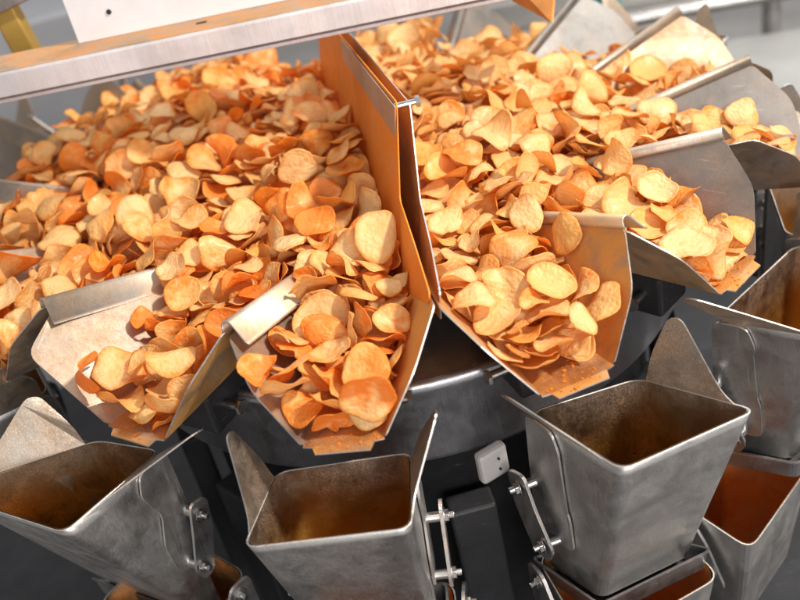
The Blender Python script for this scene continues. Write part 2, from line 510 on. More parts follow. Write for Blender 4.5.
def make_hopper(C, pk, depth=.165, inset=.055, taper=.82, lean=0.0):
    """C: the four corners of the opening (FL, FR, BR, BL; front = away from the machine), pk: ear peaks (left, right)"""
    FL, FR, BR, BL = C
    ctr = (FL + FR + BR + BL) / 4
    lat = ((FR - FL) + (BR - BL)).normalized(); lat.z = 0; lat.normalize()
    out = Vector((lat.y, -lat.x, 0))
    zt = ctr.z
    base = Vector((ctr.x, ctr.y, zt - depth)) - out * .02
    root = empty('feed_hopper', base)
    FL, FR, BR, BL = [p - base for p in (FL, FR, BR, BL)]
    pk = [p - base for p in pk]
    top = rrect(FL, FR, BR, BL, .0125)
    c2 = (FL + FR + BR + BL) / 4
    def low(p, t=1.0):
        d = p - c2; v = c2 + lat * d.dot(lat) * (1 - (1 - taper) * t) + out * d.dot(out)
        if d.dot(out) > 0: v -= out * inset * t
        else: v -= out * .008 * t
        v += lat * lean * t
        v.z = p.z - depth * t
        return v
    bot = rrect(low(FL), low(FR), low(BR), low(BL), .0105)
    n = len(top)

    def shell(bm, ins):
        rows = []
        for t in (0, .06, .35, .7, 1):
            row = []
            for p, q in zip(top, bot):
                v = p.lerp(q, t)
                cc = c2 - out * .02 * t
                d = v - cc
                do, dl = d.dot(out), d.dot(lat)
                v = Vector((cc.x, cc.y, v.z)) + lat * lean * t * 0 + out * do * (1 - ins / .045) + lat * dl * (1 - ins / .065)
                row.append(bm.verts.new(v))
            rows.append(row)
        for a, c in zip(rows, rows[1:]):
            for i in range(n):
                j = (i + 1) % n
                bm.faces.new((a[i], a[j], c[j], c[i]))
        return rows

    bm = bmesh.new(); shell(bm, 0)
    link('body', bm, M['hopper'], root, smooth=True, thick=.0014, offset=0)
    bm = bmesh.new(); rows = shell(bm, .0016)
    bm.faces.new(list(reversed(rows[-2])))
    link('lining', bm, M['hopper_in'], root, smooth=True)
    up = Vector((0, 0, 1))
    for s in (-1, 1):
        F_, B_ = (FL, BL) if s < 0 else (FR, BR)
        P_ = pk[0] if s < 0 else pk[1]
        fb = (B_ - F_)
        A = F_ + fb * .16; Bq = F_ + fb * .93
        A.z -= .002; Bq.z -= .002
        hgt = P_.z - A.z
        fl = (P_ - (F_ + fb * .8)).dot(lat) / hgt          # flare per height
        m1 = F_ + fb * .30 + up * hgt * .12 + lat * fl * hgt * .12
        w1 = P_ - fb.normalized() * .008
        w2 = P_ + fb.normalized() * .004 - up * .003
        bb = Bq + up * hgt * .40 + lat * fl * hgt * .40
        bm = bmesh.new()
        ff = poly(bm, round_poly([(A, 0), (m1, .014), (w1, .008), (w2, .006), (bb, .01), (Bq, 0)], 0))
        bmesh.ops.triangulate(bm, faces=[ff])
        link('ear', bm, M['ear'], root, thick=.0014)
        # reinforcing panel wrapped over the side
        def side(u, dz, o_=.0032):                         # u: 0 front .. 1 back
            t = dz / depth
            p = low(F_, t).lerp(low(B_, t), u)
            return p + lat * s * o_
        bm = bmesh.new()
        raw = [(1.02, .002), (.72, .004), (.62, .03), (.70, .065), (.50, .105), (.42, .15), (1.05, .152)]
        ff = poly(bm, round_poly([(side(u, dz), .008) for u, dz in raw], 0)); bmesh.ops.triangulate(bm, faces=[ff])
        link('side_panel', bm, M['hopper'], root, thick=.0024, bevel=.0006)
        bm = bmesh.new()
        arm = [(1.15, .070), (.92, .066), (.78, .105), (.52, .150), (.60, .168), (.86, .160), (1.10, .11)]
        ff = poly(bm, round_poly([(side(u, dz, .018), .008) for u, dz in arm], 0)); bmesh.ops.triangulate(bm, faces=[ff])
        hang = link('hanger_arm', bm, M['bracket'], root, thick=.0035, bevel=.0008)
        ax = lat * s
        for u, dz in ((.99, .085), (.68, .147)):
            bm = bmesh.new()
            q = side(u, dz, .018)
            cyl(bm, .0062, .0062, .005, q + ax * .004, ax, 6)
            cyl(bm, .0078, .0078, .0015, q + ax * .0022, ax, 20)
            cyl(bm, .0032, .0032, .009, q + ax * .007, ax, 12)
            cyl(bm, .0050, .0050, .018, q - ax * .009, ax, 14)
            link('bolt', bm, M['bolt'], hang, bevel=.0006)
    # discharge door: a shallow tray with an upturned, rolled rim
    bm = bmesh.new()
    k_ = 1.22
    dl = [low(p) for p in (FL, FR, BR, BL)]
    dc = sum(dl, Vector()) / 4
    dl = [dc + (p - dc) * k_ + up * .010 + out * .006 for p in dl]
    rim = round_poly([(p, .008) for p in dl], 0)
    lo = [dc + (p - dc) * .96 - up * .012 for p in rim]
    lip = [dc + (p - dc) * 1.03 - up * .0005 + Vector((0, 0, 0)) for p in rim]
    vl = [bm.verts.new(p) for p in lip]; va = [bm.verts.new(p) for p in rim]; vb = [bm.verts.new(p - up * .010) for p in lo]
    m_ = len(va)
    for i in range(m_):
        j = (i + 1) % m_
        bm.faces.new((vl[i], vl[j], va[j], va[i])); bm.faces.new((va[i], va[j], vb[j], vb[i]))
    bm.faces.new(vb)
    link('door', bm, M['bracket'], root, thick=.0018)
    return root


HOP_LABELS = {
    0: 'square open steel hopper with pointed ears under the middle pan',
    -1: 'large open steel hopper at the lower left corner with shadowed side',
    1: 'speckled grey steel hopper with a broad raised ear, right of centre',
    2: 'grey steel hopper at the right edge, behind the speckled one',
    3: 'grey steel hopper cut by the right edge, third from the middle hopper',
    4: 'pale steel hopper at the right edge beside the brownish pan',
    5: 'square brown hopper opening far at the upper right',
    6: 'farthest hopper at the top right, mostly hidden behind the bright pan',
    -2: 'dark hopper at the left edge, next to the lower left hopper',
    -3: 'grey hopper cut by the left edge, beside the pan with a pale flange',
    -4: 'blurred grey hopper at the left edge under the beam end',
    -5: 'pale blurred hopper at the upper left, right below the beam',
}
ZH = -.05
hop0 = make_hopper((at(243, 548, ZH), at(412, 528, ZH), at(411, 452, ZH), at(276, 472, ZH)), (at(229, 430, .018), at(436, 409, .018)), depth=.19)
hopR = make_hopper((at(622, 470, ZH), at(757, 410, ZH), at(638, 378, ZH), at(530, 412, ZH)), (at(502, 393, -.012), at(672, 316, .016)), depth=.200, inset=.045, taper=.78, lean=-.022)
hopL = make_hopper((at(-62, 492, ZH), at(64, 533, ZH), at(160, 450, ZH), at(97, 440, ZH)), (at(34, 395, .010), at(201, 428, -.002)), depth=.24, inset=.10, taper=.80)
hopB = make_hopper((at(838, 338, ZH), at(915, 262, ZH), at(795, 245, ZH), at(716, 318, ZH)), (at(684, 297, .0), at(800, 190, .02)), depth=.18, inset=.045)
hops = {0: hop0, 1: hopR, -1: hopL, 2: hopB}
for k, da in ((3, 2), (4, 0), (5, 0), (6, 0), (-2, -9), (-3, -2), (-4, -2), (-5, -2)):
    o = copy_tree(hop0)
    a_ = R(STEP * k + da + 2.2)
    o.location = O + PAN_SHIFT.get(k, Vector()) + Vector((0, 0, {5: .06, 4: .02, -5: .05, -4: .03}.get(k, 0))) + Matrix.Rotation(a_, 3, 'Z') @ (hop0.location - O)
    if k == -5: o.location = at(98, 128, -.01) - Vector((0, 0, .19))
    if k == -4: o.location = at(12, 150, -.01) - Vector((0, 0, .19))
    o.rotation_euler = (0, 0, a_)
    hops[k] = o
for k, o in hops.items():
    tag(o, HOP_LABELS[k], 'hopper', 'feed hoppers under the pans')


def make_lower():
    root = empty('weigh_hopper', (0, 0, 0))
    f, b, wf, wb, zt = .50, .395, .074, .064, -.262
    top = rrect(Vector((f, -wf, zt)), Vector((f, wf, zt)), Vector((b, wb, zt + .02)), Vector((b, -wb, zt + .02)), .016)
    bot = [Vector((.44 + (p.x - .44) * .72, p.y * .8, zt - .14)) for p in top]
    n = len(top)
    for nm, sc, mt in (('body', 1, M['hopper']), ('lining', .972, M['lower'])):
        bm = bmesh.new()
        va = [bm.verts.new(Vector((.45 + (p.x - .45) * sc, p.y * sc, p.z))) for p in top]
        vb = [bm.verts.new(Vector((.44 + (p.x - .44) * sc, p.y * sc, p.z + (1 - sc) * .5))) for p in bot]
        for i in range(n):
            j = (i + 1) % n; bm.faces.new((va[i], va[j], vb[j], vb[i]))
        bm.faces.new(vb)
        link(nm, bm, mt, root, smooth=False, thick=.0014 if sc == 1 else 0)
    for s in (-1, 1):
        bm = bmesh.new()
        y = s * (wb + .012)
        arm = round_poly([(Vector((.40, y, zt + .03)), .008), (Vector((.425, y, zt + .032)), .008), (Vector((.455, y, zt - .02)), .01), (Vector((.475, y, zt - .075)), .008), (Vector((.45, y, zt - .08)), .008), (Vector((.40, y, zt - .02)), .008)], 0)
        ff = poly(bm, arm); bmesh.ops.triangulate(bm, faces=[ff])
        hang = link('hanger_arm', bm, M['bracket'], root, thick=.0035, bevel=.0008)
        for bx, bz in ((.418, zt + .018), (.458, zt - .058)):
            bm = bmesh.new()
            cyl(bm, .0062, .0062, .005, (bx, y + s * .004, bz), (0, s, 0), 6)
            cyl(bm, .0078, .0078, .0015, (bx, y + s * .0022, bz), (0, s, 0), 20)
            cyl(bm, .0032, .0032, .009, (bx, y + s * .007, bz), (0, s, 0), 12)
            link('bolt', bm, M['bolt'], hang, bevel=.0006)
    return root


low0 = make_lower()
LOW_LABELS = {0: 'orange stained lower bin below the middle hopper, at the bottom edge', 1: 'orange stained lower bin under the tray of the speckled hopper',
              2: 'orange stained lower bin at the right edge below the grey hopper', -1: 'orange stained lower bin at the lower left corner', 3: 'lower bin far at the right edge'}
for k, da in ((0, -1.9), (1, 3.2), (2, -.5), (-1, -9.0)):
    o = low0 if k == 0 else copy_tree(low0)
    o.location = O; o.rotation_euler = (0, 0, ang(k) + R(da))
    tag(o, LOW_LABELS[k], 'lower bin', 'lower bins under the hoppers')

# ------------------------------------------------------------------ machine body
def lathe(bm, prof, seg=96):
    rings = []
    for r, z in prof:
        rings.append([bm.verts.new((r * math.cos(2 * math.pi * i / seg), r * math.sin(2 * math.pi * i / seg), z)) for i in range(seg)])
    for a, b in zip(rings, rings[1:]):
        for i in range(seg):
            j = (i + 1) % seg; bm.faces.new((a[i], a[j], b[j], b[i]))
    return rings


root = empty('weighing_machine', (O.x, O.y, -.6))
tag(root, 'dark round steel body of the weighing machine behind the hoppers', 'machine')
bm = bmesh.new()
lathe(bm, [(.06, .515), (.30, .555), (.338, .566), (.345, .568), (.3485, .564), (.3485, .556), (.345, .552), (.345, .475), (.341, .468), (.32, .466)])
link('drum', bm, M['drum'], root, smooth=True)
bm = bmesh.new()
lathe(bm, [(.322, .467), (.29, .455), (.285, -.3), (.29, -.6)])
link('column', bm, M['dark'], root, smooth=True)
bm = bmesh.new()
q_ = at(492, 462, -.125) - root.location
box(bm, (.032, .012, .036), q_, Matrix.Rotation(R(24), 3, 'Z').to_quaternion())
sb_ = link('sensor_block', bm, M['block'], root, bevel=.004)
for dz_ in (-.006, .007):
    bm = bmesh.new(); cyl(bm, .0013, .0013, .0012, q_ + Vector((math.sin(R(24)) * .0062 + .004, -math.cos(R(24)) * .0062, dz_)), (math.sin(R(24)), -math.cos(R(24)), 0), 10); link('screw', bm, M['dark'], sb_)
bm = bmesh.new()
lathe(bm, [(.0, .65), (.05, .635), (.12, .597), (.16, .578)])
link('top_cone', bm, M['pan_floor'], root, smooth=True)
for k in range(-3, 5):
    a = ang(k) + R(STEP / 2)
    bm = bmesh.new()
    box(bm, (.03, .05, .26), (.318 * math.cos(a), .318 * math.sin(a), .25), Matrix.Rotation(a, 3, 'Z').to_quaternion())
    link('drive_housing', bm, M['dark'], root, bevel=.003)



# ------------------------------------------------------------------ beam across the top left
def beam():
    z = .24
    a, b = at(0, 72, z), at(400, -11, z)
    d = (b - a); d.z = 0; d.normalize()
    root = empty('frame_beam', a, math.atan2(d.y, d.x))
    tag(root, 'long steel beam dusted with orange powder across the top left', 'beam')
    x0, x1 = -.35, .60
    bm = bmesh.new()
    # C-section, open below: front web, top, bottom return
    pr = [Vector((0, .05, 0)), Vector((0, .004, 0)), Vector((0, .0012, -.0012)), Vector((0, 0, -.004)), Vector((0, 0, -.027))]
    sweep(bm, pr[2:], Vector((x0, 0, 0)), Vector((x1, 0, 0)))
    link('front_face', bm, M['beam'], root, thick=.002, smooth=False)
    bm = bmesh.new()
    sweep(bm, [Vector((0, .062, 0)), Vector((0, .0035, 0)), Vector((0, .0012, -.0012))], Vector((x0, 0, 0)), Vector((x1, 0, 0)))
    link('top_face', bm, M['beam_top'], root, thick=.002)
    bm = bmesh.new()
    box(bm, (x1 - x0, .045, .004), ((x0 + x1) / 2, .026, -.033))
    link('lower_flange', bm, M['beam'], root, bevel=.0008)
    bm = bmesh.new()
    for sx in (.222,):
        r = round_poly([(Vector((sx - .006, .022, .0018)), .002), (Vector((sx + .006, .022, .0018)), .002), (Vector((sx + .006, .027, .0018)), .002), (Vector((sx - .006, .027, .0018)), .002)], 0)
        poly(bm, r)
    link('slot', bm, M['dark'], root)
    # white cover plate standing on the beam
    w = empty('cover_plate', a + d * .083 + Vector((-d.y, d.x, 0)) * .045, math.atan2(d.y, d.x))
    tag(w, 'white rectangular cover plate with a screw hole, standing on the beam', 'cover plate')
    bm = bmesh.new()
    box(bm, (.42, .004, .18), (.205, 0, .091))
    link('panel', bm, M['white'], w, bevel=.001)
    bm = bmesh.new()
    cyl(bm, .0028, .0028, .002, (.040, -.0022, .028), (0, 1, 0), 16)
    link('screw_hole', bm, M['dark'], w)
    # post and bracket further back at the corner
    p = empty('corner_post', at(-2, 62, .22) + Vector((0, .10, 0)))
    tag(p, 'ochre post with a grey clamp in the upper left corner', 'post')
    bm = bmesh.new()
    box(bm, (.03, .03, .25), (0, 0, .05), Matrix.Rotation(R(-6), 3, 'Y').to_quaternion())
    link('shaft', bm, M['brass'], p, bevel=.003)
    bm = bmesh.new()
    box(bm, (.07, .02, .016), (.02, -.02, .05), Matrix.Rotation(R(-12), 3, 'Y').to_quaternion())
    link('clamp', bm, M['bolt'], p, bevel=.002)


beam()

# orange chute end hanging over the heap
def chute():
    z = .16
    pts = [at(503, -30, z + .04), at(556, -30, z + .04), at(552, 22, z), at(513, 1, z)]
    base = sum(pts, Vector()) / 4
    root = tag(empty('infeed_chute', base), 'orange brown chute end pointing down at the top, right of the beam', 'chute')
    bm = bmesh.new(); poly(bm, [p - base for p in pts]); link('outer_side', bm, M['chute'], root, thick=.003, edge=False)
    bm = bmesh.new(); poly(bm, [pts[1] - base, pts[1] - base + Vector((.05, .05, .04)), pts[2] - base + Vector((.012, .05, .02)), pts[2] - base]); link('inner_side', bm, M['chute'], root, thick=.003, edge=False)


chute()

# ------------------------------------------------------------------ surroundings
bm = bmesh.new()
vs = [bm.verts.new(p) for p in ((-12, -6, -1.1), (12, -6, -1.1), (12, 16, -1.1), (-12, 16, -1.1))]; bm.faces.new(vs)
tag(link('floor', bm, M['floor']), kind='structure')
pl = tag(empty('dark_gap_backing', (O.x, O.y, -.60)), 'added dark round disc under the machine, darkening the gaps between the hoppers', 'dark backing')  # added dark disc, keeps the gaps between the hoppers dark
bm = bmesh.new(); lathe(bm, [(.02, .05), (.93, .05), (.95, .035), (.95, -.5)]); link('backing_disc', bm, M['dark'], pl, smooth=False)


def bench(name, label, cat, loc, rz, size, top=.05):
    o = tag(empty(name, loc, R(rz)), label, cat)
    sx_, sy_, sz_ = size
    bm = bmesh.new(); box(bm, (sx_, sy_, top), (0, 0, sz_ - top / 2)); link('bed', bm, M['backsteel'], o, bevel=.008)
    bm = bmesh.new(); box(bm, (sx_, .025, .10), (0, -sy_ / 2 - .0135, sz_ - .03)); link('side_rail', bm, M['backsteel'], o, bevel=.004)
    for a_ in (-1, 1):
        for b_ in (-1, 1):
            bm = bmesh.new(); box(bm, (.05, .05, sz_ - top - .001), (a_ * (sx_ / 2 - .06), b_ * (sy_ / 2 - .06), (sz_ - top) / 2)); link('leg', bm, M['backsteel'], o, bevel=.004)
    return o


bench('conveyor', 'blurred pale steel conveyor bed behind the pans at upper right', 'conveyor', (1.30, .95, -1.1), -12, (1.5, .42, .78))
bench('work_table', 'blurred grey steel table farther behind at the top right corner', 'table', (1.5, 1.75, -1.1), -8, (2.2, .6, .86))
gr = tag(empty('guard_rail', (1.05, 1.42, -1.1), R(-10)), 'blurred steel guard rail far behind the pans at the upper right', 'rail')
for z_ in (.62, .80, .98):
    bm = bmesh.new(); cyl(bm, .018, .018, 2.2, (0, 0, z_), (1, 0, 0), 16); link('tube', bm, M['bolt'], gr, smooth=False)
for x_ in (-.9, 0, .9):
    bm = bmesh.new(); cyl(bm, .022, .022, 1.02, (x_, .041, .51), (0, 0, 1), 16); link('upright', bm, M['backsteel'], gr)
cb = tag(empty('control_box', (.66, 1.55, -.30), R(20)), 'small blurred teal machine box at the top edge behind the pans', 'box')
bm = bmesh.new(); box(bm, (.05, .10, .22), (0, 0, .02)); link('housing', bm, M['teal'], cb, bevel=.008)
bm = bmesh.new(); box(bm, (.055, .105, .03), (0, 0, .146)); link('lid', bm, M['backsteel'], cb, bevel=.004)
cab = tag(empty('steel_cabinet', (-.95, 1.55, -1.1), R(10)), 'blurred grey steel cabinet behind the machine at the upper left', 'cabinet')
bm = bmesh.new(); box(bm, (1.3, .5, 1.15), (0, 0, .575)); link('housing', bm, M['greyblue'], cab, bevel=.01)
for k_ in (-1, 1):
    bm = bmesh.new(); box(bm, (.60, .02, 1.0), (k_ * .32, -.2615, .58)); d_ = link('door', bm, M['greyblue'], cab, bevel=.006)
    bm = bmesh.new(); box(bm, (.02, .03, .16), (k_ * .06, -.2870, .62)); link('handle', bm, M['bolt'], d_, bevel=.004)

# ------------------------------------------------------------------ light
def area(name, loc, target, size, power, col=(1, 1, 1), size_y=None):
    d = bpy.data.lights.new(name, 'AREA'); d.energy = power; d.color = col
    d.shape = 'RECTANGLE' if size_y else 'DISK'; d.size = size
    if size_y: d.size_y = size_y
    o = bpy.data.objects.new(name, d); COL.objects.link(o)
    o.location = loc
    o.rotation_euler = (Vector(target) - Vector(loc)).to_track_quat('-Z', 'Y').to_euler()
    return o


area('hall_lamp', (1.75, -.75, 2.0), (0, .05, 0), .24, 101, (1, .93, .83))
area('ceiling_fill_light', (.2, 1.0, 2.6), (0, .1, 0), 2.4, 30, (1, .98, .96), .8)  # added soft overhead fill, not a known lamp
area('front_fill_light', (.5, -3.2, .7), (0, 0, -.1), 1.6, 70, (1, .96, .93), 1.2)  # added soft fill from the camera side, brightens the hopper fronts
area('window_light', (2.4, 2.8, 2.2), (.2, .2, 0), 1.6, 34, (.96, .98, 1), 1.4)
w = bpy.data.worlds.new('World'); scene.world = w; w.use_nodes = True
nt = w.node_tree; nt.nodes.clear()
wo = nt.nodes.new('ShaderNodeOutputWorld'); bg = nt.nodes.new('ShaderNodeBackground')
tc = nt.nodes.new('ShaderNodeTexCoord'); sx = nt.nodes.new('ShaderNodeSeparateXYZ')
L(nt, tc.outputs['Generated'], sx.inputs[0])
cr_ = N(nt, 'ShaderNodeValToRGB'); e = cr_.color_ramp.elements
e[0].position = .30; e[0].color = (.17, .165, .17, 1); e[1].position = .75; e[1].color = (1.0, .98, .97, 1)
mp_ = N(nt, 'ShaderNodeMapRange'); mp_.inputs[1].default_value = -1; mp_.inputs[2].default_value = 1
L(nt, sx.outputs['Z'], mp_.inputs[0])
nz = noise(nt, tc.outputs['Generated'], 2.6, 3, .5)
L(nt, math_(nt, 'ADD', mp_.outputs[0], math_(nt, 'MULTIPLY', math_(nt, 'SUBTRACT', nz, .5), .6)), cr_.inputs[0])
L(nt, cr_.outputs[0], bg.inputs[0]); bg.inputs[1].default_value = .40
L(nt, bg.outputs[0], wo.inputs[0])

# ------------------------------------------------------------------ chips
def crumbs():
    """flakes and grains of seasoning left on the pan floors and lips"""
    rng = random.Random(5)
    bm = bmesh.new(); uvl = bm.loops.layers.uv.new('uv')
    for k in (-2, -1, 0, 1, 2, 3):
        mw = Matrix.Translation(O + PAN_SHIFT.get(k, Vector())) @ Matrix.Rotation(ang(k) + R(PAN_TURN.get(k, 0)), 4, 'Z')
        for j in range(80):
            x = .459 - abs(rng.gauss(0, .035)); y = rng.uniform(-.03, .03) * (1 if x < .45 else .7)
            z = .0012 + (x - .10) / .35 * .02 - .02 if x < .4505 else .0012
            sz = rng.choice((.0004, .0005, .0006, .0008, .0011, .0018)) * rng.uniform(.7, 1.3)
            c0 = mw @ Vector((x, y, z + sz * .12))
            n_ = rng.randint(4, 6); a0 = rng.uniform(0, 6.28)
            vs = [bm.verts.new(c0 + Vector((math.cos(a0 + 6.283 * q / n_), math.sin(a0 + 6.283 * q / n_), rng.uniform(-.1, .12))) * sz * rng.uniform(.6, 1.1)) for q in range(n_)]
            f = bm.faces.new(vs)
            for lp in f.loops: lp[uvl].uv = (.3 + rng.random() * .2, .2)
    me = bpy.data.meshes.new('crumbs'); bm.to_mesh(me); bm.free(); me.materials.append(M['chip'])
    o = bpy.data.objects.new('crumbs', me); COL.objects.link(o)
    o['seas'] = .95; o['tone'] = .9; o['seed'] = .37
    tag(o, 'orange crumbs and seasoning grains on the pan floors and lips', 'crumbs', kind='stuff')


crumbs()


def shift_at(th):
    rel = (math.degrees(th) - ANG0) / STEP
    while rel > 7: rel -= 14
    while rel < -7: rel += 14
    key = (-.02, -.12, -.16, -.15, -.11, -.03, 0, 0, 0, 0, .02, .03, .035, .03, 0)
    k = math.floor(rel); f = rel - k
    return key[max(-7, k) + 7] * (1 - f) + key[min(7, k + 1) + 7] * f


def crumb_bed():
    """packed broken chips under the loose ones, mounded higher at the back left"""
    rng = random.Random(9)
    bm = bmesh.new(); rings = []
    for r, z in [(.001, .060), (.06, .052), (.10, .042), (.14, .032), (.18, .022), (.22, .012), (.26, .002), (.30, -.008), (.36, -.02), (.41, -.045)]:
        row = []
        for i in range(84):
            th = 2 * math.pi * i / 84
            w_ = max(0, 1 - abs(math.degrees(th) - 125) / 75.0); w_ = w_ * w_ * (3 - 2 * w_)
            zz = z + w_ * .055 * min(1, r / .12) + .012 * (1 - min(1, r / .2)) - .003 + rng.uniform(-.004, 0)
            if r > .24:
                r_ = .24 + (r - .24) * w_
                if w_ < .15: zz = -.02
            else: r_ = r
            row.append(bm.verts.new((O.x + shift_at(th) * min(1, r_ / .22) + r_ * math.cos(th), O.y + r_ * math.sin(th), zz)))
        rings.append(row)
    for a, b in zip(rings, rings[1:]):
        for i in range(84):
            j = (i + 1) % 84; bm.faces.new((a[i], b[i], b[j], a[j]))
    o = link('crumb_bed', bm, M['heap'], None)
    tag(o, 'packed orange crumbs under the loose chips of the heaps', 'crumbs', kind='stuff')


crumb_bed()


def chip_mesh(i, seed):
    """one fried slice: wavy outline, saddle / cup / fold curl, thin, rounded rim; radius about 1 (scaled later)"""
    rng = random.Random(seed)
    nr, ns = 7, 30
    el = rng.uniform(.80, 1.0)
    ph = [rng.uniform(0, 6.28) for _ in range(6)]
    am = [rng.uniform(0, .09), rng.uniform(.0, .075), rng.uniform(0, .04), rng.uniform(0, .02)]
    kind = i % 5
    cup = {0: .20, 1: .10, 2: .30, 3: .04, 4: .16}[kind] * rng.uniform(.5, 1.05)
    sad = {0: .10, 1: .30, 2: .08, 3: .10, 4: .20}[kind] * rng.uniform(.7, 1.4)
    fold = {0: 0, 1: .0, 2: .0, 3: .05, 4: .55}[kind]
    fd = rng.uniform(0, 6.28)
    wv = rng.uniform(.03, .15); wn = rng.choice((3, 4, 5))
    chord = (rng.uniform(0, 6.28), rng.uniform(.15, .6)) if i % 7 == 3 else None
    def P(rr, th):
        ro = 1 + am[0] * math.cos(2 * th + ph[0]) + am[1] * math.cos(3 * th + ph[1]) + am[2] * math.cos(5 * th + ph[2]) + am[3] * math.cos(9 * th + ph[3])
        if chord:
            cc_ = math.cos(th - chord[0])
            if cc_ > .05: ro = min(ro, (chord[1] + .05 * math.sin(7 * th + ph[0])) / cc_)
        x, y = rr * ro * math.cos(th), rr * ro * el * math.sin(th)
        z = cup * rr ** 2 + sad * rr ** 2 * math.cos(2 * th + ph[4]) + wv * rr ** 3 * math.cos(wn * th + ph[5])
        z += .018 * math.sin(5.1 * x + ph[1]) * math.sin(4.3 * y + ph[2]) + .012 * math.sin(9 * x + ph[3]) * math.sin(8 * y + ph[0])
        if fold:
            d = x * math.cos(fd) + y * math.sin(fd)
            if d > .05:
                e_ = d - .05
                z += fold * e_ ** 2 * 1.6
                x -= math.cos(fd) * e_ ** 2 * .35; y -= math.sin(fd) * e_ ** 2 * .35
        return Vector((x, y, z))
    rads = [0.0, .22, .44, .64, .80, .92, 1.0]
    rings = [[P(r_, 2 * math.pi * j / ns) for j in range(ns)] for r_ in rads[1:]]
    ctr = P(0, 0)
    zc = sum(v.z for rg_ in rings for v in rg_) / (len(rings) * ns)
    bm = bmesh.new()
    uvl = bm.loops.layers.uv.new('uv')
    th = .018
    uvs = {}
    def vert(p, dz, u, v):
        q = bm.verts.new((p.x, p.y, p.z - zc + dz)); uvs[q] = (u, v); return q
    layers = []
    for sgn in (1, -1):
        cvt = vert(ctr, sgn * th, 0 if sgn > 0 else 5, 0)
        rs = []
        for r_, rg_ in zip(rads[1:], rings):
            t_ = th * (1 if r_ < .95 else .45)
            rs.append([vert(p, sgn * t_, r_ * math.cos(2 * math.pi * j / ns) + (0 if sgn > 0 else 0), r_ * math.sin(2 * math.pi * j / ns)) for j, p in enumerate(rg_)])
        for j in range(ns):
            k = (j + 1) % ns
            t3 = (cvt, rs[0][j], rs[0][k]); bm.faces.new(t3 if sgn > 0 else t3[::-1])
            for a, b in zip(rs, rs[1:]):
                q4 = (a[j], b[j], b[k], a[k]); bm.faces.new(q4 if sgn > 0 else q4[::-1])
        uvs[cvt] = (0, 0)
        layers.append(rs[-1])
    for j in range(ns):
        k = (j + 1) % ns
        bm.faces.new((layers[0][j], layers[1][j], layers[1][k], layers[0][k]))
    for f in bm.faces:
        f.smooth = True
        for lp in f.loops: lp[uvl].uv = uvs[lp.vert]
    me = bpy.data.meshes.new('potato_chip'); bm.to_mesh(me); bm.free()
    me.materials.append(M['chip'])
    return me


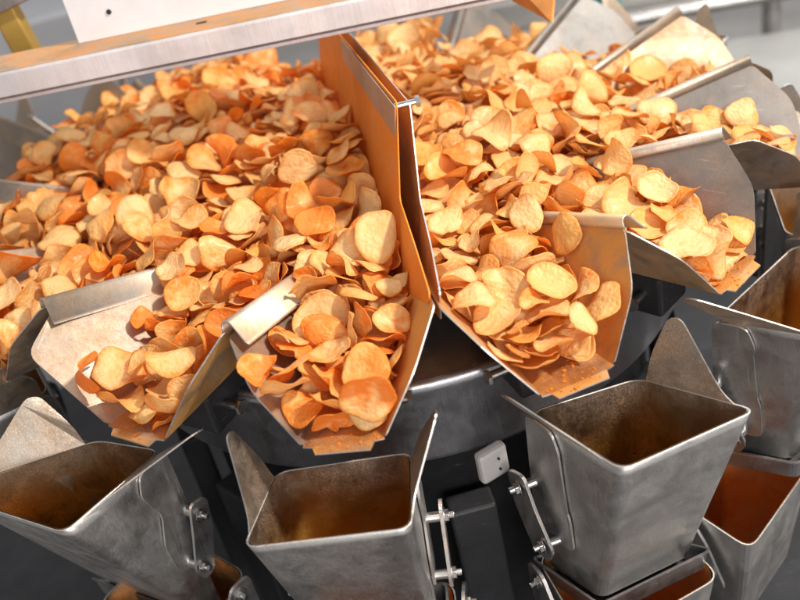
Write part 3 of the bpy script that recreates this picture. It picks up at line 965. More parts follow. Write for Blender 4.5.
N_PROTO = 35
PROTO = [chip_mesh(i, 100 + i) for i in range(N_PROTO)]
LABELS = [
"large orange dusted cupped chip upright at the outlet of the middle pan",
"large pale yellow nearly flat chip leaning left of the divider plate",
"large orange dusted cupped chip lying at the outlet of the bright scratched pan",
"large pale yellow cupped chip lying at the outlet of the grey walled pan",
"large orange dusted cupped chip lying at the outlet of the middle pan",
"large golden bowl shaped chip lying at the outlet of the ochre pan, right of two",
"large pale yellow cupped chip leaning midway down the middle pan",
"orange dusted saddle curled chip leaning midway down the ochre pan",
"large pale yellow bowl shaped chip lying at the outlet of the ochre pan",
"large lightly dusted folded chip lying at the outlet of the bright scratched pan",
"deep orange saddle curled chip lying at the outlet of the middle pan",
"large pale yellow folded chip leaning midway down the ochre pan",
"large pale yellow nearly flat chip upright high in the middle of left heap",
"orange dusted bowl shaped chip leaning midway down the bright scratched pan, left of two",
"large lightly dusted saddle curled chip leaning midway down the grey walled pan",
"lightly dusted cupped chip lying in the centre of left heap",
"lightly dusted bowl shaped chip upright midway down the ochre pan",
"pale yellow bowl shaped chip leaning midway down the grey walled pan",
"deep orange cupped chip lying left of the divider plate",
"large pale yellow folded chip lying in the centre of right heap, left of two",
"pale yellow nearly flat chip leaning midway down the ochre pan",
"golden cupped chip leaning at the outlet of the ochre pan",
"orange dusted cupped chip lying midway down the middle pan",
"deep orange broken chip lying at the outlet of the middle pan",
"lightly dusted nearly flat chip leaning above the bright scratched pan, right of two",
"pale yellow saddle curled chip leaning midway down the grey walled pan",
"lightly dusted saddle curled chip lying at the outlet of the ochre pan",
"large lightly dusted saddle curled chip leaning high in the centre of right heap",
"pale yellow broken chip lying low along the right of the divider",
"large orange dusted folded chip leaning by the left edge below the pale flange",
"orange dusted nearly flat chip leaning midway down the middle pan, right of two",
"large orange dusted folded chip leaning on the left slope of left heap",
"large lightly dusted folded chip leaning low along the right of the divider",
"large lightly dusted folded chip upright high in the middle of left heap",
"lightly dusted nearly flat chip leaning at the outlet of the pale pan",
"deep orange folded chip lying in the centre of left heap",
"large golden bowl shaped chip lying on the far right slope of right heap",
"deep orange saddle curled chip lying low along the right of the divider",
"large pale yellow bowl shaped chip leaning midway down the pale pan",
"orange dusted bowl shaped chip lying at the outlet of the middle pan",
"orange dusted cupped chip leaning on the left slope of left heap",
"large pale yellow bowl shaped chip leaning on the left slope of left heap",
"lightly dusted cupped chip lying midway down the grey walled pan",
"large lightly dusted cupped chip lying by the left edge below the pale flange",
"large orange dusted saddle curled chip leaning high in the middle of left heap",
"large lightly dusted folded chip upright on the far right slope of right heap",
"large lightly dusted broken chip leaning midway down the middle pan",
"deep orange folded chip leaning by the left edge above the pale flange, right of two",
"large lightly dusted folded chip leaning on the left slope of left heap",
"lightly dusted saddle curled chip leaning left of the divider plate",
"large pale yellow saddle curled chip lying at the outlet of the ochre pan",
"large lightly dusted folded chip lying on the far left slope of left heap",
"orange dusted folded chip upright high in the middle of left heap",
"small pale yellow nearly flat chip leaning at the outlet of the ochre pan",
"lightly dusted saddle curled chip lying at the outlet of the grey walled pan",
"orange dusted broken chip leaning high in the middle of left heap, right of two",
"large lightly dusted saddle curled chip lying at the outlet of the bright scratched pan",
"pale yellow bowl shaped chip lying midway down the bright scratched pan",
"orange dusted bowl shaped chip by the left edge below the pale flange, right of two",
"large pale yellow folded chip leaning in the centre of right heap",
"deep orange nearly flat chip leaning left of the divider plate",
"small pale yellow saddle curled chip lying at the outlet of the ochre pan",
"large lightly dusted folded chip leaning on the far right slope of right heap",
"deep orange broken chip upright at the outlet of the middle pan",
"lightly dusted bowl shaped chip upright midway down the grey walled pan",
"large deep orange cupped chip leaning by the left edge below the pale flange",
"large deep orange saddle curled chip upright high in the middle of left heap",
"large pale yellow saddle curled chip leaning high along the right of the divider",
"lightly dusted cupped chip lying at the outlet of the grey walled pan, left of two",
"lightly dusted saddle curled chip leaning at the outlet of the ochre pan",
"lightly dusted folded chip lying on the left slope of left heap",
"pale yellow saddle curled chip upright at the outlet of the grey walled pan",
"deep orange folded chip leaning in the centre of left heap",
"lightly dusted folded chip upright by the left edge below the pale flange",
"large orange dusted nearly flat chip lying high in the centre of right heap",
"lightly dusted cupped chip leaning on the far left slope of left heap",
"lightly dusted saddle curled chip leaning on the far right slope of right heap",
"large orange dusted bowl shaped chip lying left of the divider plate",
"deep orange folded chip leaning at the outlet of the bright scratched pan",
"pale yellow saddle curled chip leaning left of the divider plate",
"deep orange folded chip leaning midway down the bright scratched pan",
"lightly dusted folded chip lying high in the centre of right heap",
"large pale yellow folded chip lying of the left heap below the beam",
"orange dusted broken chip leaning at the outlet of the middle pan",
"lightly dusted cupped chip lying by the left edge below the pale flange",
"orange dusted cupped chip lying by the left edge above the pale flange",
"large deep orange folded chip upright high in the middle of left heap",
"deep orange folded chip leaning by the left edge above the pale flange, left of two",
"large pale yellow bowl shaped chip lying by the left edge below the pale flange",
"orange dusted bowl shaped chip leaning at the outlet of the bright scratched pan",
"lightly dusted saddle curled chip upright by the left edge below the pale flange",
"lightly dusted folded chip leaning low along the right of the divider",
"orange dusted folded chip lying above the bright scratched pan",
"large orange dusted nearly flat chip upright midway down the bright scratched pan",
"large lightly dusted cupped chip leaning on the far left slope of left heap",
"large pale yellow folded chip lying on the far right slope of right heap",
"orange dusted nearly flat chip upright midway down the middle pan",
"pale yellow nearly flat chip lying midway down the grey walled pan",
"lightly dusted nearly flat chip leaning above the bright scratched pan, left of two",
"golden saddle curled chip upright midway down the pale pan",
"orange dusted broken chip upright midway down the bright scratched pan",
"lightly dusted curled chip upright at the outlet of the bright scratched pan, right of two",
"pale yellow nearly flat chip lying midway down the pale pan",
"lightly dusted folded chip leaning left of the divider plate",
"golden broken chip lying by the left edge above the pale flange",
"golden bowl shaped chip upright in the centre of right heap",
"pale yellow bowl shaped chip lying by the left edge above the pale flange",
"orange dusted saddle curled chip upright by the left edge below the pale flange",
"pale yellow bowl shaped chip lying on the left slope of left heap",
"lightly dusted cupped chip leaning at the outlet of the middle pan, left of two",
"orange dusted saddle curled chip upright on the left slope of left heap",
"lightly dusted bowl shaped chip lying at the outlet of the ochre pan",
"large golden bowl shaped chip lying at the outlet of the ochre pan, left of two",
"orange dusted cupped chip lying high in the centre of right heap",
"orange dusted cupped chip lying low along the right of the divider",
"deep orange saddle curled chip lying midway down the bright scratched pan",
"lightly dusted curled chip upright at the outlet of the bright scratched pan, left of two",
"orange dusted folded chip upright midway down the middle pan",
"pale yellow saddle curled chip lying midway down the ochre pan",
"small lightly dusted saddle curled chip lying midway down the middle pan",
"large pale yellow folded chip lying in the centre of right heap, right of two",
"pale yellow bowl shaped chip lying above the middle pan",
"golden bowl shaped chip lying high in the centre of right heap",
"golden broken chip leaning midway down the grey walled pan",
"lightly dusted saddle curled chip lying at the outlet of the middle pan",
"pale yellow cupped chip lying on the far left slope of left heap",
"orange dusted broken chip upright above the bright scratched pan",
"lightly dusted bowl shaped chip at the outlet of the bright scratched pan, left of two",
"lightly dusted cupped chip leaning at the outlet of the middle pan, right of two",
"orange dusted nearly flat chip lying midway down the grey walled pan",
"large lightly dusted nearly flat chip leaning in the centre of left heap",
"orange dusted saddle curled chip leaning midway down the bright scratched pan",
"orange dusted nearly flat chip leaning by the left edge below the pale flange",
"lightly dusted folded chip upright on the far left slope of left heap",
"pale yellow folded chip upright left of the divider plate",
"lightly dusted saddle curled chip leaning above the middle pan",
"large pale yellow bowl shaped chip leaning midway down the ochre pan",
"large orange dusted saddle curled chip upright midway down the bright scratched pan",
"golden cupped chip leaning high along the right of the divider",
"golden saddle curled chip leaning on the left slope of left heap",
"golden folded chip upright on the left slope of left heap",
"small orange dusted saddle curled chip lying at the outlet of the ochre pan",
"pale yellow folded chip upright on the left slope of left heap",
"orange dusted cupped chip lying at the outlet of the ochre pan",
"lightly dusted cupped chip upright on the far right slope of right heap",
"lightly dusted folded chip upright high in the centre of right heap",
"large lightly dusted bowl shaped chip lying by the left edge above the pale flange",
"large lightly dusted broken chip leaning at the outlet of the ochre pan",
"large orange dusted broken chip leaning at the outlet of the middle pan",
"pale yellow saddle curled chip lying low along the right of the divider",
"deep orange saddle curled chip lying in the centre of left heap",
"deep orange bowl shaped chip leaning by the left edge above the pale flange",
"large pale yellow nearly flat chip lying on the right slope of right heap",
"large lightly dusted bowl shaped chip lying high in the centre of right heap",
"orange dusted folded chip leaning above the ochre pan",
"large deep orange saddle curled chip leaning of the left heap below the beam",
"large lightly dusted folded chip leaning by the left edge above the pale flange",
"orange dusted bowl shaped chip leaning midway down the middle pan",
"pale yellow folded chip upright high in the middle of left heap",
"small lightly dusted cupped chip leaning at the outlet of the pale pan",
"large pale yellow cupped chip leaning at the outlet of the pale pan",
"pale yellow saddle curled chip lying above the ochre pan",
"small deep orange folded chip lying midway down the bright scratched pan",
"orange dusted bowl shaped chip lying of the left heap below the beam",
"orange dusted nearly flat chip leaning on the far left slope of left heap",
"deep orange bowl shaped chip lying in the centre of left heap",
"pale yellow saddle curled chip leaning by the left edge below the pale flange",
"deep orange bowl shaped chip lying midway down the bright scratched pan",
"large pale yellow folded chip upright midway down the middle pan",
"deep orange cupped chip lying high in the middle of left heap",
"orange dusted folded chip lying in the centre of left heap",
"lightly dusted nearly flat chip leaning left of the divider plate",
"lightly dusted nearly flat chip lying on the far left slope of left heap",
"large deep orange bowl shaped chip upright in the centre of left heap",
"lightly dusted nearly flat chip upright at the outlet of the grey walled pan",
"small pale yellow saddle curled chip lying midway down the ochre pan",
"orange dusted saddle curled chip lying midway down the ochre pan",
"pale yellow broken chip upright midway down the ochre pan",
"lightly dusted bowl shaped chip leaning midway down the middle pan",
"lightly dusted nearly flat chip lying high along the right of the divider",
"orange dusted nearly flat chip lying left of the divider plate",
"lightly dusted folded chip leaning in the centre of right heap, right of two",
"orange dusted saddle curled chip leaning on the left slope of left heap",
"orange dusted cupped chip leaning midway down the bright scratched pan",
"deep orange broken chip leaning at the outlet of the middle pan",
"deep orange broken chip leaning high in the middle of left heap",
"golden nearly flat chip leaning above the bright scratched pan",
"large orange dusted cupped chip leaning high in the middle of left heap",
"lightly dusted cupped chip lying high along the right of the divider",
"large lightly dusted saddle curled chip lying left of the divider plate",
"pale yellow saddle curled chip leaning in the centre of right heap",
"orange dusted bowl shaped chip by the left edge below the pale flange, left of two",
"lightly dusted bowl shaped chip at the outlet of the bright scratched pan, right of two",
"orange dusted broken chip lying high in the middle of left heap",
"small lightly dusted cupped chip lying low along the right of the divider",
"pale yellow nearly flat chip lying midway down the ochre pan",
"deep orange cupped chip leaning midway down the middle pan",
"golden bowl shaped chip lying at the outlet of the ochre pan",
"pale yellow nearly flat chip lying above the middle pan",
"orange dusted nearly flat chip lying at the outlet of the grey walled pan",
"lightly dusted saddle curled chip leaning in the centre of right heap",
"large lightly dusted cupped chip leaning midway down the grey walled pan",
"orange dusted nearly flat chip lying by the left edge above the pale flange",
"small deep orange nearly flat chip leaning midway down the middle pan",
"pale yellow bowl shaped chip leaning at the outlet of the middle pan",
"lightly dusted bowl shaped chip leaning of the left heap below the beam",
"pale yellow saddle curled chip leaning midway down the ochre pan",
"lightly dusted folded chip lying at the outlet of the bright scratched pan",
"pale yellow nearly flat chip leaning above the middle pan",
"pale yellow folded chip leaning on the far right slope of right heap",
"large pale yellow saddle curled chip lying above the bright scratched pan",
"large pale yellow saddle curled chip lying at the top of right heap near the chute",
"large pale yellow bowl shaped chip leaning at the top of right heap near the chute",
"orange dusted saddle curled chip leaning of the left heap below the beam",
"large lightly dusted broken chip lying high along the right of the divider",
"orange dusted folded chip lying by the left edge above the pale flange",
"lightly dusted broken chip leaning high in the centre of right heap",
"lightly dusted cupped chip leaning on the far right slope of right heap",
"large lightly dusted bowl shaped chip lying left of the divider plate",
"golden broken chip lying in the centre of right heap",
"pale yellow bowl shaped chip lying low along the right of the divider",
"pale yellow folded chip leaning on the left slope of left heap",
"orange dusted bowl shaped chip lying midway down the bright scratched pan",
"lightly dusted folded chip leaning in the centre of right heap, left of two",
"small orange dusted folded chip leaning at the outlet of the bright scratched pan",
"pale yellow cupped chip lying in the centre of left heap",
"large lightly dusted saddle curled chip lying midway down the grey walled pan",
"pale yellow folded chip leaning at the top of right heap near the chute",
"large pale yellow saddle curled chip lying low along the right of the divider",
"orange dusted saddle curled chip lying at the outlet of the grey walled pan",
"large orange dusted saddle curled chip lying of the left heap below the beam",
"pale yellow nearly flat chip lying on the far right slope of right heap",
"large lightly dusted cupped chip lying on the far right slope of right heap",
"deep orange folded chip lying on the left slope of left heap",
"lightly dusted cupped chip lying at the outlet of the grey walled pan, right of two",
"orange dusted bowl shaped chip leaning midway down the bright scratched pan, right of two",
"large golden folded chip upright high in the centre of right heap",
"large lightly dusted saddle curled chip lying high along the right of the divider",
"lightly dusted cupped chip leaning midway down the grey walled pan",
"pale yellow bowl shaped chip upright midway down the middle pan",
"deep orange nearly flat chip leaning midway down the middle pan",
"orange dusted folded chip leaning of the left heap below the beam, right of two",
"small pale yellow nearly flat chip lying in the centre of right heap",
"small golden folded chip upright high in the centre of right heap",
"small pale yellow saddle curled chip lying high in the centre of right heap",
"orange dusted nearly flat chip lying at the outlet of the pale pan",
"lightly dusted folded chip leaning midway down the pale pan",
"orange dusted bowl shaped chip leaning on the left slope of left heap",
"small golden saddle curled chip lying low along the right of the divider",
"large lightly dusted nearly flat chip lying midway down the ochre pan",
"lightly dusted broken chip leaning at the outlet of the middle pan",
"lightly dusted saddle curled chip leaning of the left heap below the beam",
"golden cupped chip lying midway down the pale pan",
"large orange dusted cupped chip leaning left of the divider plate",
"pale yellow folded chip leaning by the left edge above the pale flange",
"orange dusted saddle curled chip leaning low along the right of the divider",
"large pale yellow bowl shaped chip lying midway down the middle pan",
"lightly dusted nearly flat chip leaning at the outlet of the ochre pan",
"pale yellow folded chip lying at the top of right heap near the chute",
"orange dusted broken chip leaning high in the middle of left heap, left of two",
"small orange dusted folded chip lying left of the divider plate",
"small pale yellow bowl shaped chip lying at the outlet of the ochre pan",
"pale yellow broken chip upright high in the centre of right heap",
"large orange dusted cupped chip lying high along the right of the divider",
"lightly dusted saddle curled chip lying left of the divider plate",
"small lightly dusted saddle curled chip lying above the ochre pan",
"large orange dusted cupped chip lying in the centre of left heap",
"orange dusted nearly flat chip leaning midway down the middle pan, left of two",
"lightly dusted broken chip upright at the outlet of the middle pan",
"small lightly dusted cupped chip lying at the outlet of the grey walled pan",
"lightly dusted broken chip leaning by the left edge below the pale flange",
"small deep orange broken chip leaning midway down the middle pan",
"lightly dusted folded chip upright at the top of right heap near the chute",
"orange dusted folded chip leaning of the left heap below the beam, left of two",
"orange dusted saddle curled chip leaning high in the middle of left heap",
"deep orange cupped chip lying on the far left slope of left heap",
"large deep orange broken chip lying of the left heap below the beam",
"golden bowl shaped chip leaning midway down the pale pan",
"large orange dusted broken chip lying on the far left slope of left heap",
"lightly dusted nearly flat chip leaning in the centre of left heap",
"large deep orange saddle curled chip lying above the middle pan",
"lightly dusted cupped chip lying left of the divider plate",
"lightly dusted saddle curled chip lying by the left edge above the pale flange",
"small golden saddle curled chip leaning midway down the ochre pan",
"small lightly dusted folded chip leaning midway down the ochre pan",
"large lightly dusted cupped chip leaning on the far right slope of right heap",
"pale yellow broken chip lying at the outlet of the pale pan",
"pale yellow nearly flat chip lying at the outlet of the ochre pan",
"pale yellow folded chip leaning at the outlet of the ochre pan",
"small pale yellow saddle curled chip leaning high in the centre of right heap",
"lightly dusted cupped chip lying high in the middle of left heap",
"lightly dusted folded chip leaning on the left slope of left heap",
"golden saddle curled chip leaning by the left edge above the pale flange",
"large pale yellow folded chip leaning at the outlet of the ochre pan",
"large pale yellow nearly flat chip lying high along the right of the divider",
"small pale yellow saddle curled chip leaning midway down the pale pan",
"orange dusted folded chip lying high in the middle of left heap",
"orange dusted nearly flat chip lying above the bright scratched pan",
"deep orange folded chip leaning left of the divider plate",
"lightly dusted bowl shaped chip leaning above the middle pan"
]
CHIP_DATA = (
    '7,227,-1937,2310,446,960,234,-36,147,15,0,-1;12,201,-2205,4945,567,851,-110,36,512,47,48,-1;17,219,-771,-1734,74,256,395,-710,523,93,8,63;27,214,-636,3563,872,33,-354,-926,126,73,4'
    '9,-1;0,213,-1673,6587,582,437,589,680,4,37,56,-1;30,228,-1431,1794,414,103,-362,921,98,73,39,-1;19,200,-293,-257,104,203,462,826,253,38,32,-1;28,242,487,2701,683,955,-57,71,-283,49'
    ',27,-1;11,203,1118,2232,563,542,74,-11,837,30,0,-1;16,180,1053,-1374,54,34,-741,-670,-14,55,56,-1;16,182,-1792,3891,932,92,654,-745,94,47,19,-1;1,225,1057,1172,346,442,-27,162,-882'
    ',1,18,-1;3,213,-1091,5892,627,262,-688,-665,-124,80,28,-1;2,193,-704,-809,41,10,-967,126,221,78,48,-1;16,203,526,1995,665,833,6,300,-465,26,51,-1;7,235,1160,3099,531,18,-703,-707,7'
    '1,27,9,-1;13,163,-2439,3902,805,127,53,990,-33,74,52,-1;2,246,-486,2527,786,162,-413,885,143,92,68,-1;12,162,-2069,4237,768,979,-202,34,-1,54,37,-1;13,171,-2144,-808,224,948,262,-1'
    '43,-112,33,39,-1;34,181,-890,556,292,271,-519,793,-168,28,0,-1;18,178,-1223,4177,747,242,-12,237,941,100,7,-1;23,191,1824,-144,267,370,74,-885,274,13,47,-1;9,205,-1468,2399,565,192'
    ',3,-197,961,56,75,-1;34,203,-1631,3044,837,855,174,6,-488,2,82,-1;30,217,1799,2400,366,290,150,-24,945,0,16,-1;3,218,439,3892,604,493,226,-6,840,24,56,-1;16,205,4354,2713,45,241,-1'
    '11,-38,963,55,48,-1;4,197,2239,-316,83,150,59,-909,384,0,44,-1;17,166,-977,4173,732,765,-180,11,-619,69,56,-1;23,239,-557,-831,29,77,-206,-6,-976,9,14,-1;25,214,1584,1872,382,980,1'
    '43,140,-17,0,23,-1;33,210,889,-1083,26,833,37,141,534,20,69,-1;23,183,-1768,4238,770,73,362,914,-168,95,19,-1;6,216,-1326,1411,368,46,166,-224,959,72,43,-1;0,196,-1534,4623,635,258'
    ',68,92,959,63,57,-1;31,220,901,2418,668,743,-62,121,-655,45,14,-1;11,203,1293,3734,396,177,851,432,-241,13,12,-1;21,161,-995,2721,822,934,224,-81,267,72,78,-1;13,177,1880,173,160,3'
    '8,-678,701,218,12,42,-1;34,221,-634,721,468,264,66,956,112,12,15,-1;19,190,1045,3472,498,874,32,180,451,49,46,-1;12,251,2376,1615,189,19,926,-327,-188,11,3,-1;21,152,-3498,3462,518'
    ',333,-240,-343,845,50,7,-1;5,235,-2383,3413,807,145,-672,724,-57,14,53,-1;20,136,-606,-130,147,628,98,5,772,43,29,-1;0,160,-1678,2734,700,470,201,-103,853,34,54,-1;30,180,-1087,354'
    '0,929,61,-75,-990,104,49,41,-1;5,135,-3866,514,27,29,610,-792,-10,52,76,-1;11,260,-3122,2165,406,103,502,-840,179,25,21,-1;26,202,756,-51,116,429,-39,-98,897,26,12,-1;6,213,1322,82'
    '9,365,235,947,35,-218,39,62,-1;22,200,-1344,1074,311,531,302,-307,730,44,60,-1;24,150,-542,-1408,30,971,11,-216,-100,64,60,-1;5,176,1422,2923,468,12,-243,-5,-970,11,54,-1;3,223,-13'
    '72,5755,659,242,-516,799,191,29,0,-1;30,136,-989,3219,920,458,34,-54,887,24,32,-1;17,176,1114,1727,458,101,180,-153,966,5,13,-1;23,179,-255,2777,849,806,29,233,544,11,13,-1;11,206,'
    '-880,-1531,167,196,-105,203,-953,37,40,124;30,221,-214,176,147,375,165,95,-907,0,13,-1;25,166,666,3642,529,778,-172,170,-580,17,66,-1;8,97,-1991,-712,-4,31,-732,-677,66,73,38,-1;1,'
    '91,1216,1113,369,926,-71,335,156,12,20,-1;33,219,2577,-647,10,462,1,43,886,15,14,-1;19,205,-2795,2837,586,99,-337,-856,-380,52,8,-1;6,226,-1580,6137,703,46,-161,-215,-962,61,12,-1;'
    '12,224,961,-1673,156,866,-220,-73,-443,11,44,112;21,221,3108,2967,182,904,265,331,-51,12,34,-1;19,240,1561,2563,506,688,45,-91,-718,44,48,-1;7,216,2408,1949,338,721,302,-487,389,36'
    ',41,-1;26,204,-2961,2697,501,880,418,-225,-22,62,53,-1;19,189,-1971,5457,654,555,603,-343,459,76,44,-1;15,213,-2986,4265,671,527,23,-94,-845,52,0,-1;15,191,-2264,5237,520,679,-301,'
    '218,633,36,64,-1;18,221,-1837,4476,810,49,-954,290,56,56,40,-1;4,254,1268,1148,450,840,-254,167,-449,41,52,-1;5,182,-547,7,109,97,-218,-970,-43,51,0,-1;4,206,-2380,4225,789,471,173'
    ',133,855,19,1,-1;13,174,-1137,4611,616,36,-897,440,-35,20,16,-1;3,216,1004,127,175,273,78,956,77,7,23,-1;3,249,1897,-113,301,429,715,-543,-100,25,44,-1;4,173,-1613,2804,819,3,19,-7'
    '2,997,72,30,-1;26,178,-3393,3204,526,82,-924,373,-29,38,56,-1;17,91,-1500,1038,187,513,128,-249,811,18,78,-1;15,238,2429,-522,97,358,135,175,907,0,68,-1;7,196,-987,3842,879,24,502,'
    '853,-139,15,2,-1;29,216,1588,538,291,505,492,-641,-304,0,16,-1;32,202,-356,1884,685,710,60,-4,-701,11,35,-1;11,202,4121,667,113,69,638,758,-116,38,17,-1;17,144,1028,1508,435,4,923,'
    '-362,-129,0,27,-1;6,234,-1872,2079,486,41,-922,-312,-226,36,47,-1;20,92,948,-1139,83,176,327,-923,103,12,10,-1;14,184,1535,1591,383,429,-241,-285,822,0,39,-1;23,189,370,1047,504,88'
    ',691,715,-54,30,69,-1;11,195,-2009,3115,830,156,445,862,189,76,61,-1;16,186,-352,3686,873,581,184,-52,-791,42,34,-1;26,96,1190,-792,-21,918,-55,-12,392,1,79,-1;10,95,427,1485,514,1'
    '97,-958,-171,118,0,46,-1;12,176,531,399,211,656,57,-146,-738,8,49,-1;18,217,-1119,750,198,0,-660,-747,-85,43,75,-1;27,120,-741,2634,772,526,-9,-296,798,38,91,-1;29,185,442,3652,713'
    ',136,-598,735,291,22,21,-1;22,221,-368,5796,425,638,242,676,278,66,36,-1;30,167,1257,1964,500,339,391,-61,853,43,28,-1;13,194,2643,-956,205,677,-200,557,437,42,52,174;4,237,-837,-1'
    '131,192,253,-819,192,478,55,19,-1;25,231,-1167,4327,781,62,152,954,-252,62,72,-1;26,249,-2653,3171,676,513,-34,-182,838,72,39,-1;8,229,-2763,4113,793,746,-45,-37,663,14,15,-1;3,180'
    ',972,1036,398,264,-2,-197,944,24,14,-1;3,183,-1394,532,218,27,921,-378,-91,35,4,-1;26,165,1181,1519,470,238,-917,-264,182,41,51,-1;11,143,721,2351,709,243,-184,902,305,45,28,-1;25,'
    '151,-2224,4518,677,670,-34,-147,-727,66,51,-1;34,191,823,-1307,194,42,761,-568,-310,6,37,288;19,258,1340,2657,709,243,866,-433,57,6,2,-1;34,195,-566,2393,799,668,80,-284,683,42,36,'
    '-1;0,207,1038,1960,575,245,-804,-542,3,21,60,-1;11,156,3023,3142,378,49,31,-917,-395,30,0,-1;29,179,727,292,171,931,203,-4,304,47,22,-1;12,191,-3687,3283,586,96,-109,982,-123,71,41'
    ',-1;26,167,-1567,3638,957,880,-11,-23,474,62,64,-1;12,189,-391,2205,746,458,-78,4,886,43,59,-1;5,225,-487,1235,533,84,-856,-499,-106,56,15,-1;11,202,-1017,1022,331,539,34,166,-825,'
    '0,48,-1;6,203,591,3305,638,934,-253,-102,-232,15,13,-1;1,173,2891,2191,432,924,-337,-92,-156,35,83,-1;13,101,2767,-930,20,917,-23,-32,-397,62,21,-1;3,201,349,1255,447,2,100,-982,-1'
    '63,14,35,-1;32,180,907,2800,684,59,896,439,42,29,79,-1;27,159,3082,-636,54,60,-81,995,-27,9,0,-1;30,198,1329,462,504,615,-190,-74,-762,7,21,-1;22,192,-409,4989,550,77,680,67,-726,2'
    '0,20,-1;23,209,-1369,2898,825,450,-144,-87,877,38,42,-1;16,127,-2383,2893,627,558,173,-201,786,47,100,-1;16,90,1141,2476,630,621,28,-452,640,21,0,-1;34,158,-2705,2575,551,980,169,-'
    '79,68,82,64,-1;25,230,-197,228,356,106,-449,-887,-9,31,0,-1;4,125,695,3849,623,113,-960,235,99,34,37,-1;8,203,-807,4094,782,266,749,-600,-85,14,100,-1;27,163,-999,375,331,337,-317,'
    '879,-115,57,69,-1;4,152,-705,-75,482,176,281,-926,-179,53,9,-1;25,211,4129,3147,264,427,-572,581,391,46,0,144;13,243,-3250,2601,386,129,46,977,162,70,40,-1;4,198,1538,4139,433,277,'
    '-723,578,258,32,72,-1;11,145,-2121,4501,800,753,171,-302,-558,83,60,-1;19,261,1385,-1338,88,617,-188,-207,736,14,29,293;0,212,-1660,-349,144,202,713,-441,507,41,26,-1;22,250,-3558,'
    '1033,237,242,-237,940,30,100,34,-1;4,214,2460,5238,140,816,123,-10,565,45,0,-1;31,204,2256,1846,331,830,500,142,-203,35,56,-1;5,125,-1569,-94,44,997,48,-45,-41,18,54,-1;9,200,1742,'
    '375,385,396,-830,-276,278,33,43,-1;22,235,-1852,763,390,322,-916,-174,166,70,0,-1;1,185,-2329,-577,18,470,67,56,878,50,39,-1;20,220,323,488,389,623,-337,-508,489,38,79,-1;6,202,-30'
    '12,3360,684,201,28,-144,969,55,84,-1;14,244,1095,2454,811,176,-505,-808,-247,3,13,-1;24,172,-2036,1379,323,214,-954,176,-113,75,75,-1;33,120,-1766,3255,862,948,85,-142,273,74,0,-1;'
    '32,190,-2007,2385,632,123,-583,790,144,76,40,-1;30,163,-857,1054,392,162,573,-797,-101,51,16,-1;21,167,-2636,2338,491,435,-674,595,53,43,59,-1;9,157,824,3485,586,348,-892,282,60,44'
    ',92,-1;32,193,-112,-142,209,848,-120,-142,497,75,68,-1;11,191,-4274,2595,138,609,91,-88,783,6,13,-1;24,190,1366,2307,626,490,-660,332,463,1,4,-1;16,158,-878,2117,651,842,201,21,-50'
    '1,57,19,-1;6,209,-2965,1438,283,841,204,115,488,2,24,-1;26,165,302,2094,762,137,917,-159,339,23,42,-1;2,175,-1364,2672,764,908,-182,-157,343,35,64,-1;19,127,1430,1438,341,441,-72,-'
    '364,817,46,47,-1;12,242,-1310,1595,500,977,-119,126,127,57,33,-1;11,239,995,828,441,127,543,803,210,36,0,-1;13,175,-1170,559,243,51,-835,-547,-26,56,0,-1;29,192,1228,3449,634,131,-'
    '607,-668,410,15,58,-1;24,138,-843,3643,910,488,-128,131,-853,100,77,-1;26,198,1882,1108,517,54,-297,-935,-184,62,55,-1;9,201,-846,2908,963,233,-567,-782,113,49,8,296;23,131,-1529,4'
    '188,792,153,144,-978,4,85,52,-1;17,96,-2474,5134,678,6,835,-537,-115,36,37,-1;30,232,-1934,1765,463,938,320,26,-132,67,31,-1;16,134,3043,1279,178,852,344,-180,-350,14,0,-1;17,189,6'
    '17,-182,36,715,-200,55,-668,32,2,-1;0,226,-292,-868,137,879,0,-157,-450,5,52,-1;22,214,2562,104,300,253,503,817,127,62,25,-1;18,159,1469,3082,512,734,-59,254,627,32,55,-1;31,140,-3'
    '034,822,271,407,880,-215,-118,45,46,-1;23,218,511,1220,522,610,-277,177,-721,52,53,-1;21,200,2827,-938,258,547,-377,-520,-536,21,29,71;22,189,-636,-1184,157,349,-329,-875,-62,100,5'
    '7,-1;10,249,3328,3831,303,683,-621,-256,288,15,29,-1;23,190,2379,-602,234,171,565,-805,-62,62,0,-1;7,95,-644,2087,658,629,-610,-158,-455,88,38,-1;26,178,-995,-1666,259,185,-928,311'
    ',90,83,30,10;27,158,-835,538,424,954,-57,-175,239,88,23,-1;10,235,1141,-852,105,58,-663,745,-40,23,44,-1;15,224,-2590,3727,837,66,773,608,169,61,55,-1;24,211,-3408,2452,356,990,-99'
    ',-97,16,28,72,-1;11,200,3134,4363,31,890,345,8,298,16,29,-1;16,204,-4090,471,211,601,308,664,321,77,0,-1;12,214,-1846,334,144,747,68,-173,639,51,24,-1;29,208,1768,753,221,159,-236,'
    '958,-18,40,24,-1;23,167,-614,-815,145,47,963,237,-118,32,43,-1;16,215,-2557,1228,181,23,-516,855,-40,28,9,-1;26,242,-1744,1304,543,279,-175,-498,-802,75,42,-1;5,262,486,829,354,751'
    ',187,93,-627,45,22,-1;5,227,-2687,2735,659,785,44,84,612,56,6,-1;29,196,1155,-157,359,658,448,244,-554,8,7,-1;16,233,-4020,4746,640,28,-996,24,84,19,9,-1;14,212,-166,602,560,257,23'
    ',-938,-234,25,23,-1;16,197,-2027,406,332,271,-838,394,264,62,8,-1;19,194,-2313,4550,790,764,-242,-159,-576,81,25,-1;25,225,-471,-131,301,791,-16,272,-547,35,47,-1;19,240,1769,2892,'
    '597,51,-244,-795,553,3,17,-1;9,207,-3242,2930,571,883,186,286,324,85,38,-1;7,201,-1368,4152,855,190,128,-77,-970,88,0,-1;2,195,-3093,693,363,627,-238,708,219,57,100,-1;15,120,2706,'
